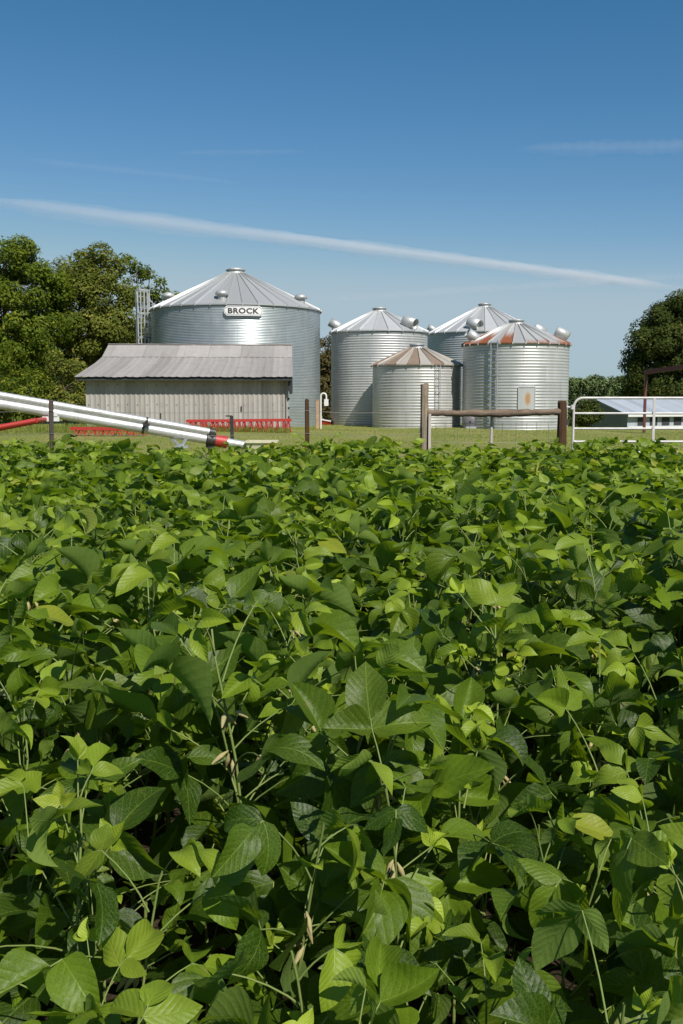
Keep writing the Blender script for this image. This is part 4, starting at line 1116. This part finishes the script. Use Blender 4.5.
Y6 = 96.0; x = pl(586, Y6)
tree('shrub', 'low dark bush beside the gable end of the long barn', 'shrub', x, Y6,
     [lob(584, 416, Y6, 13, 12, x), lob(596, 413, Y6, 8, 11, x), lob(572, 418, Y6, 12, 12, x)], M['tree_d'], 52, leaf=.22, per=260, clump=(.4, .75), dens=3.2, trunk=.1)
# a tree out of the picture to the right, whose shade falls on the barn roof
x = 46.5
tree('broadleaf_tree', 'tree beyond the frame whose shade falls across the barn roof', 'tree', x, 99.0,
     [(0, 0, 7, 4, 3), (-1.5, .5, 5, 3, 2.4), (1.5, 0, 9, 3, 2.6)], M['tree_d'], 53, leaf=.3, per=70, clump=(.9, 1.5), dens=.5, trunk=.35)
# far-off wood: one mass
rg = np.random.default_rng(77); cs, rs = [], []
for x in np.arange(-100, 130, 2.6):
    for row in range(3):
        yy = 190 + row * 8 + rg.uniform(-3, 3); xx = x + rg.uniform(-1.5, 1.5); g = tz(xx, yy); hgt = rg.uniform(8.2, 9.4) + row * .35 + (0 if xx > 20 else 1)
        for zz in np.linspace(1.2, hgt - .9, 6):
            w = 2.3 * (1 - .6 * (zz / hgt) ** 3)
            for _ in range(6): cs.append(np.array([xx + rg.uniform(-w, w), yy + rg.uniform(-w, w), g + zz + rg.uniform(-.5, .5)])); rs.append(rg.uniform(.7, 1.25))
V, F, R, Yo = leaf_cloud(cs, rs, 44, .46, 78, np.array([0, 200., -40.]), young=.04)
o = link_mesh('far_woods', mesh_np('far_woods', V, F, None, {'rnd': R, 'young': Yo}, smooth=False), M['tree_f'])
tag(o, 'distant line of green woods along the horizon', 'woods', kind='stuff')

# ------------------------------------------------------------------ contrails
def contrail(label, p0, p1, w0, w1, dens, alt=8000.0, seed=0, wob=.25, strands=4):
    rg = np.random.default_rng(seed)
    def hit(px, py):
        q = at(px, py, 1.0); k = alt / (q.z - EYE); return Vector((q.x * k, k, EYE + alt))
    a, b = hit(*p0), hit(*p1)
    N = NT('ice_haze'); v = N.n('VolumeScatter', {'Color': (.99, .99, 1, 1), 'Density': dens, 'Anisotropy': .0}); N.t.links.new(v.outputs[0], N.out.inputs['Volume'])
    root = thing('contrail', label, 'contrail', tuple(a), 'vapour trails in the sky')
    n = 110; L = (b - a).length; side = (b - a).normalized().cross(Vector((0, 0, 1)))
    for q in range(strands):
        mb = MB(); pts, rs = [], []; f1, f2, f3 = rg.uniform(0, 6.28, 3); wid = (1.0, .72, .5, .62, .4, .3, .45)[q % 7]; off = rg.uniform(-.5, .5) * (q > 0) * (1.25 - wid)
        t0, t1 = (0, 1) if q == 0 else (rg.uniform(0, .35 if q > 2 else .05), 1 - rg.uniform(0, .4 if q > 2 else .1))
        for k in range(n + 1):
            t = t0 + (t1 - t0) * k / n; p = a.lerp(b, t); d = (p - Vector((0, 0, EYE))).length / FPX
            w = (w0 + (w1 - w0) * t) * d / 2
            j = math.sin(t * 23 + f1) * .45 + math.sin(t * 61 + f2) * .32 + math.sin(t * 150 + f3) * .2 + rg.uniform(-.22, .22)
            e = min(1.0, min(k, n - k) / n * 6); e = e * e * (3 - 2 * e)
            o_ = (off + wob * .3 * j * (1 - wid)) * w * 2
            pts.append(p + Vector((0, 0, o_ * .6)) + side * o_); rs.append(max(w * wid * (1 + wob * j) * (.1 + .9 * e), w * .01))
        mb.tube(pts, rs, 14); mb.build('streak', N.m, root)
    return root
contrail('longest and brightest white vapour trail slanting down across the whole sky', (-160, 183), (712, 292.5), 19, 9, 2.0e-4, seed=1, wob=.34, strands=7)
contrail('short faint vapour trail high in the sky over the rust-streaked bin', (505, 150), (790, 144), 12, 12, 1.0e-4, seed=2, wob=.4, strands=5)
contrail('thin faint vapour trail lying level above the largest bin', (170, 153), (315, 151.5), 5, 6, 1.1e-4, seed=3, wob=.4, strands=3)
contrail('faint vapour trail just above and beside the brightest one', (20, 159), (250, 184), 7, 5, .9e-4, seed=4, wob=.4, strands=3)
contrail('faint vapour trail low over the roofs of the paler bins', (300, 301), (780, 269), 6, 10, 1.0e-4, seed=5, wob=.4, strands=4)

# ------------------------------------------------------------------ light, sky, camera
SUN_EL, SUN_AZ = math.radians(48), math.radians(30)      # azimuth from straight behind the camera towards the right
to_sun = Vector((math.sin(SUN_AZ) * math.cos(SUN_EL), -math.cos(SUN_AZ) * math.cos(SUN_EL), math.sin(SUN_EL)))
sl = bpy.data.lights.new('sun', 'SUN'); sl.energy = 4.0; sl.angle = math.radians(.53); sl.color = (1, .955, .88)
so = bpy.data.objects.new('sun', sl); COL.objects.link(so); so.rotation_euler = to_sun.to_track_quat('Z', 'Y').to_euler(); so.location = (0, 0, 60)
w = bpy.data.worlds.new('World'); scn.world = w; w.use_nodes = True
nt = w.node_tree; nt.nodes.clear()
sky = nt.nodes.new('ShaderNodeTexSky'); sky.sky_type = 'NISHITA'; sky.sun_disc = False
sky.sun_elevation = SUN_EL; sky.sun_rotation = math.atan2(to_sun.x, to_sun.y)
sky.air_density = 1.0; sky.dust_density = .15; sky.ozone_density = 2.0; sky.altitude = 100
bg = nt.nodes.new('ShaderNodeBackground'); bg.inputs[1].default_value = .060
wo = nt.nodes.new('ShaderNodeOutputWorld'); 
sp = nt.nodes.new('ShaderNodeSeparateColor'); cb = nt.nodes.new('ShaderNodeCombineColor'); nt.links.new(sky.outputs[0], sp.inputs[0])
for k, (gm, gain) in enumerate(((1.88, 2.333), (1.18, 1.06), (1.06, 1.05))):     # the deep blue that a polarising filter gives this sky
    m1 = nt.nodes.new('ShaderNodeMath'); m1.operation = 'MULTIPLY'; m1.inputs[1].default_value = .085; nt.links.new(sp.outputs[k], m1.inputs[0])
    m2 = nt.nodes.new('ShaderNodeMath'); m2.operation = 'POWER'; m2.inputs[1].default_value = gm; nt.links.new(m1.outputs[0], m2.inputs[0])
    m3 = nt.nodes.new('ShaderNodeMath'); m3.operation = 'MULTIPLY'; m3.inputs[1].default_value = gain; nt.links.new(m2.outputs[0], m3.inputs[0])
    m4 = nt.nodes.new('ShaderNodeMath'); m4.operation = 'SMOOTH_MIN'; m4.inputs[1].default_value = (.37, .485, .56)[k]; m4.inputs[2].default_value = .12; nt.links.new(m3.outputs[0], m4.inputs[0])
    m5 = nt.nodes.new('ShaderNodeMath'); m5.operation = 'MULTIPLY'; m5.inputs[1].default_value = 1 / .085; nt.links.new(m4.outputs[0], m5.inputs[0])
    nt.links.new(m5.outputs[0], cb.inputs[k])
nt.links.new(cb.outputs[0], bg.inputs[0]); nt.links.new(bg.outputs[0], wo.inputs[0])

cam = bpy.data.cameras.new('camera'); co = bpy.data.objects.new('camera', cam); COL.objects.link(co)
cam.sensor_fit = 'VERTICAL'; cam.sensor_height = 36; cam.sensor_width = 24; cam.lens = 35
cam.clip_start = .05; cam.clip_end = 300000
co.location = (0, 0, EYE); co.rotation_euler = (PI / 2 - TILT, 0, 0)
scn.camera = co
vs = scn.view_settings; vs.view_transform = 'Standard'; vs.look = 'None'; vs.exposure = .6; vs.gamma = 1; vs.use_curve_mapping = False
scn.cycles.volume_bounces = 4; scn.cycles.max_bounces = 8; scn.cycles.transparent_max_bounces = 12
scn.cycles.use_denoising = True
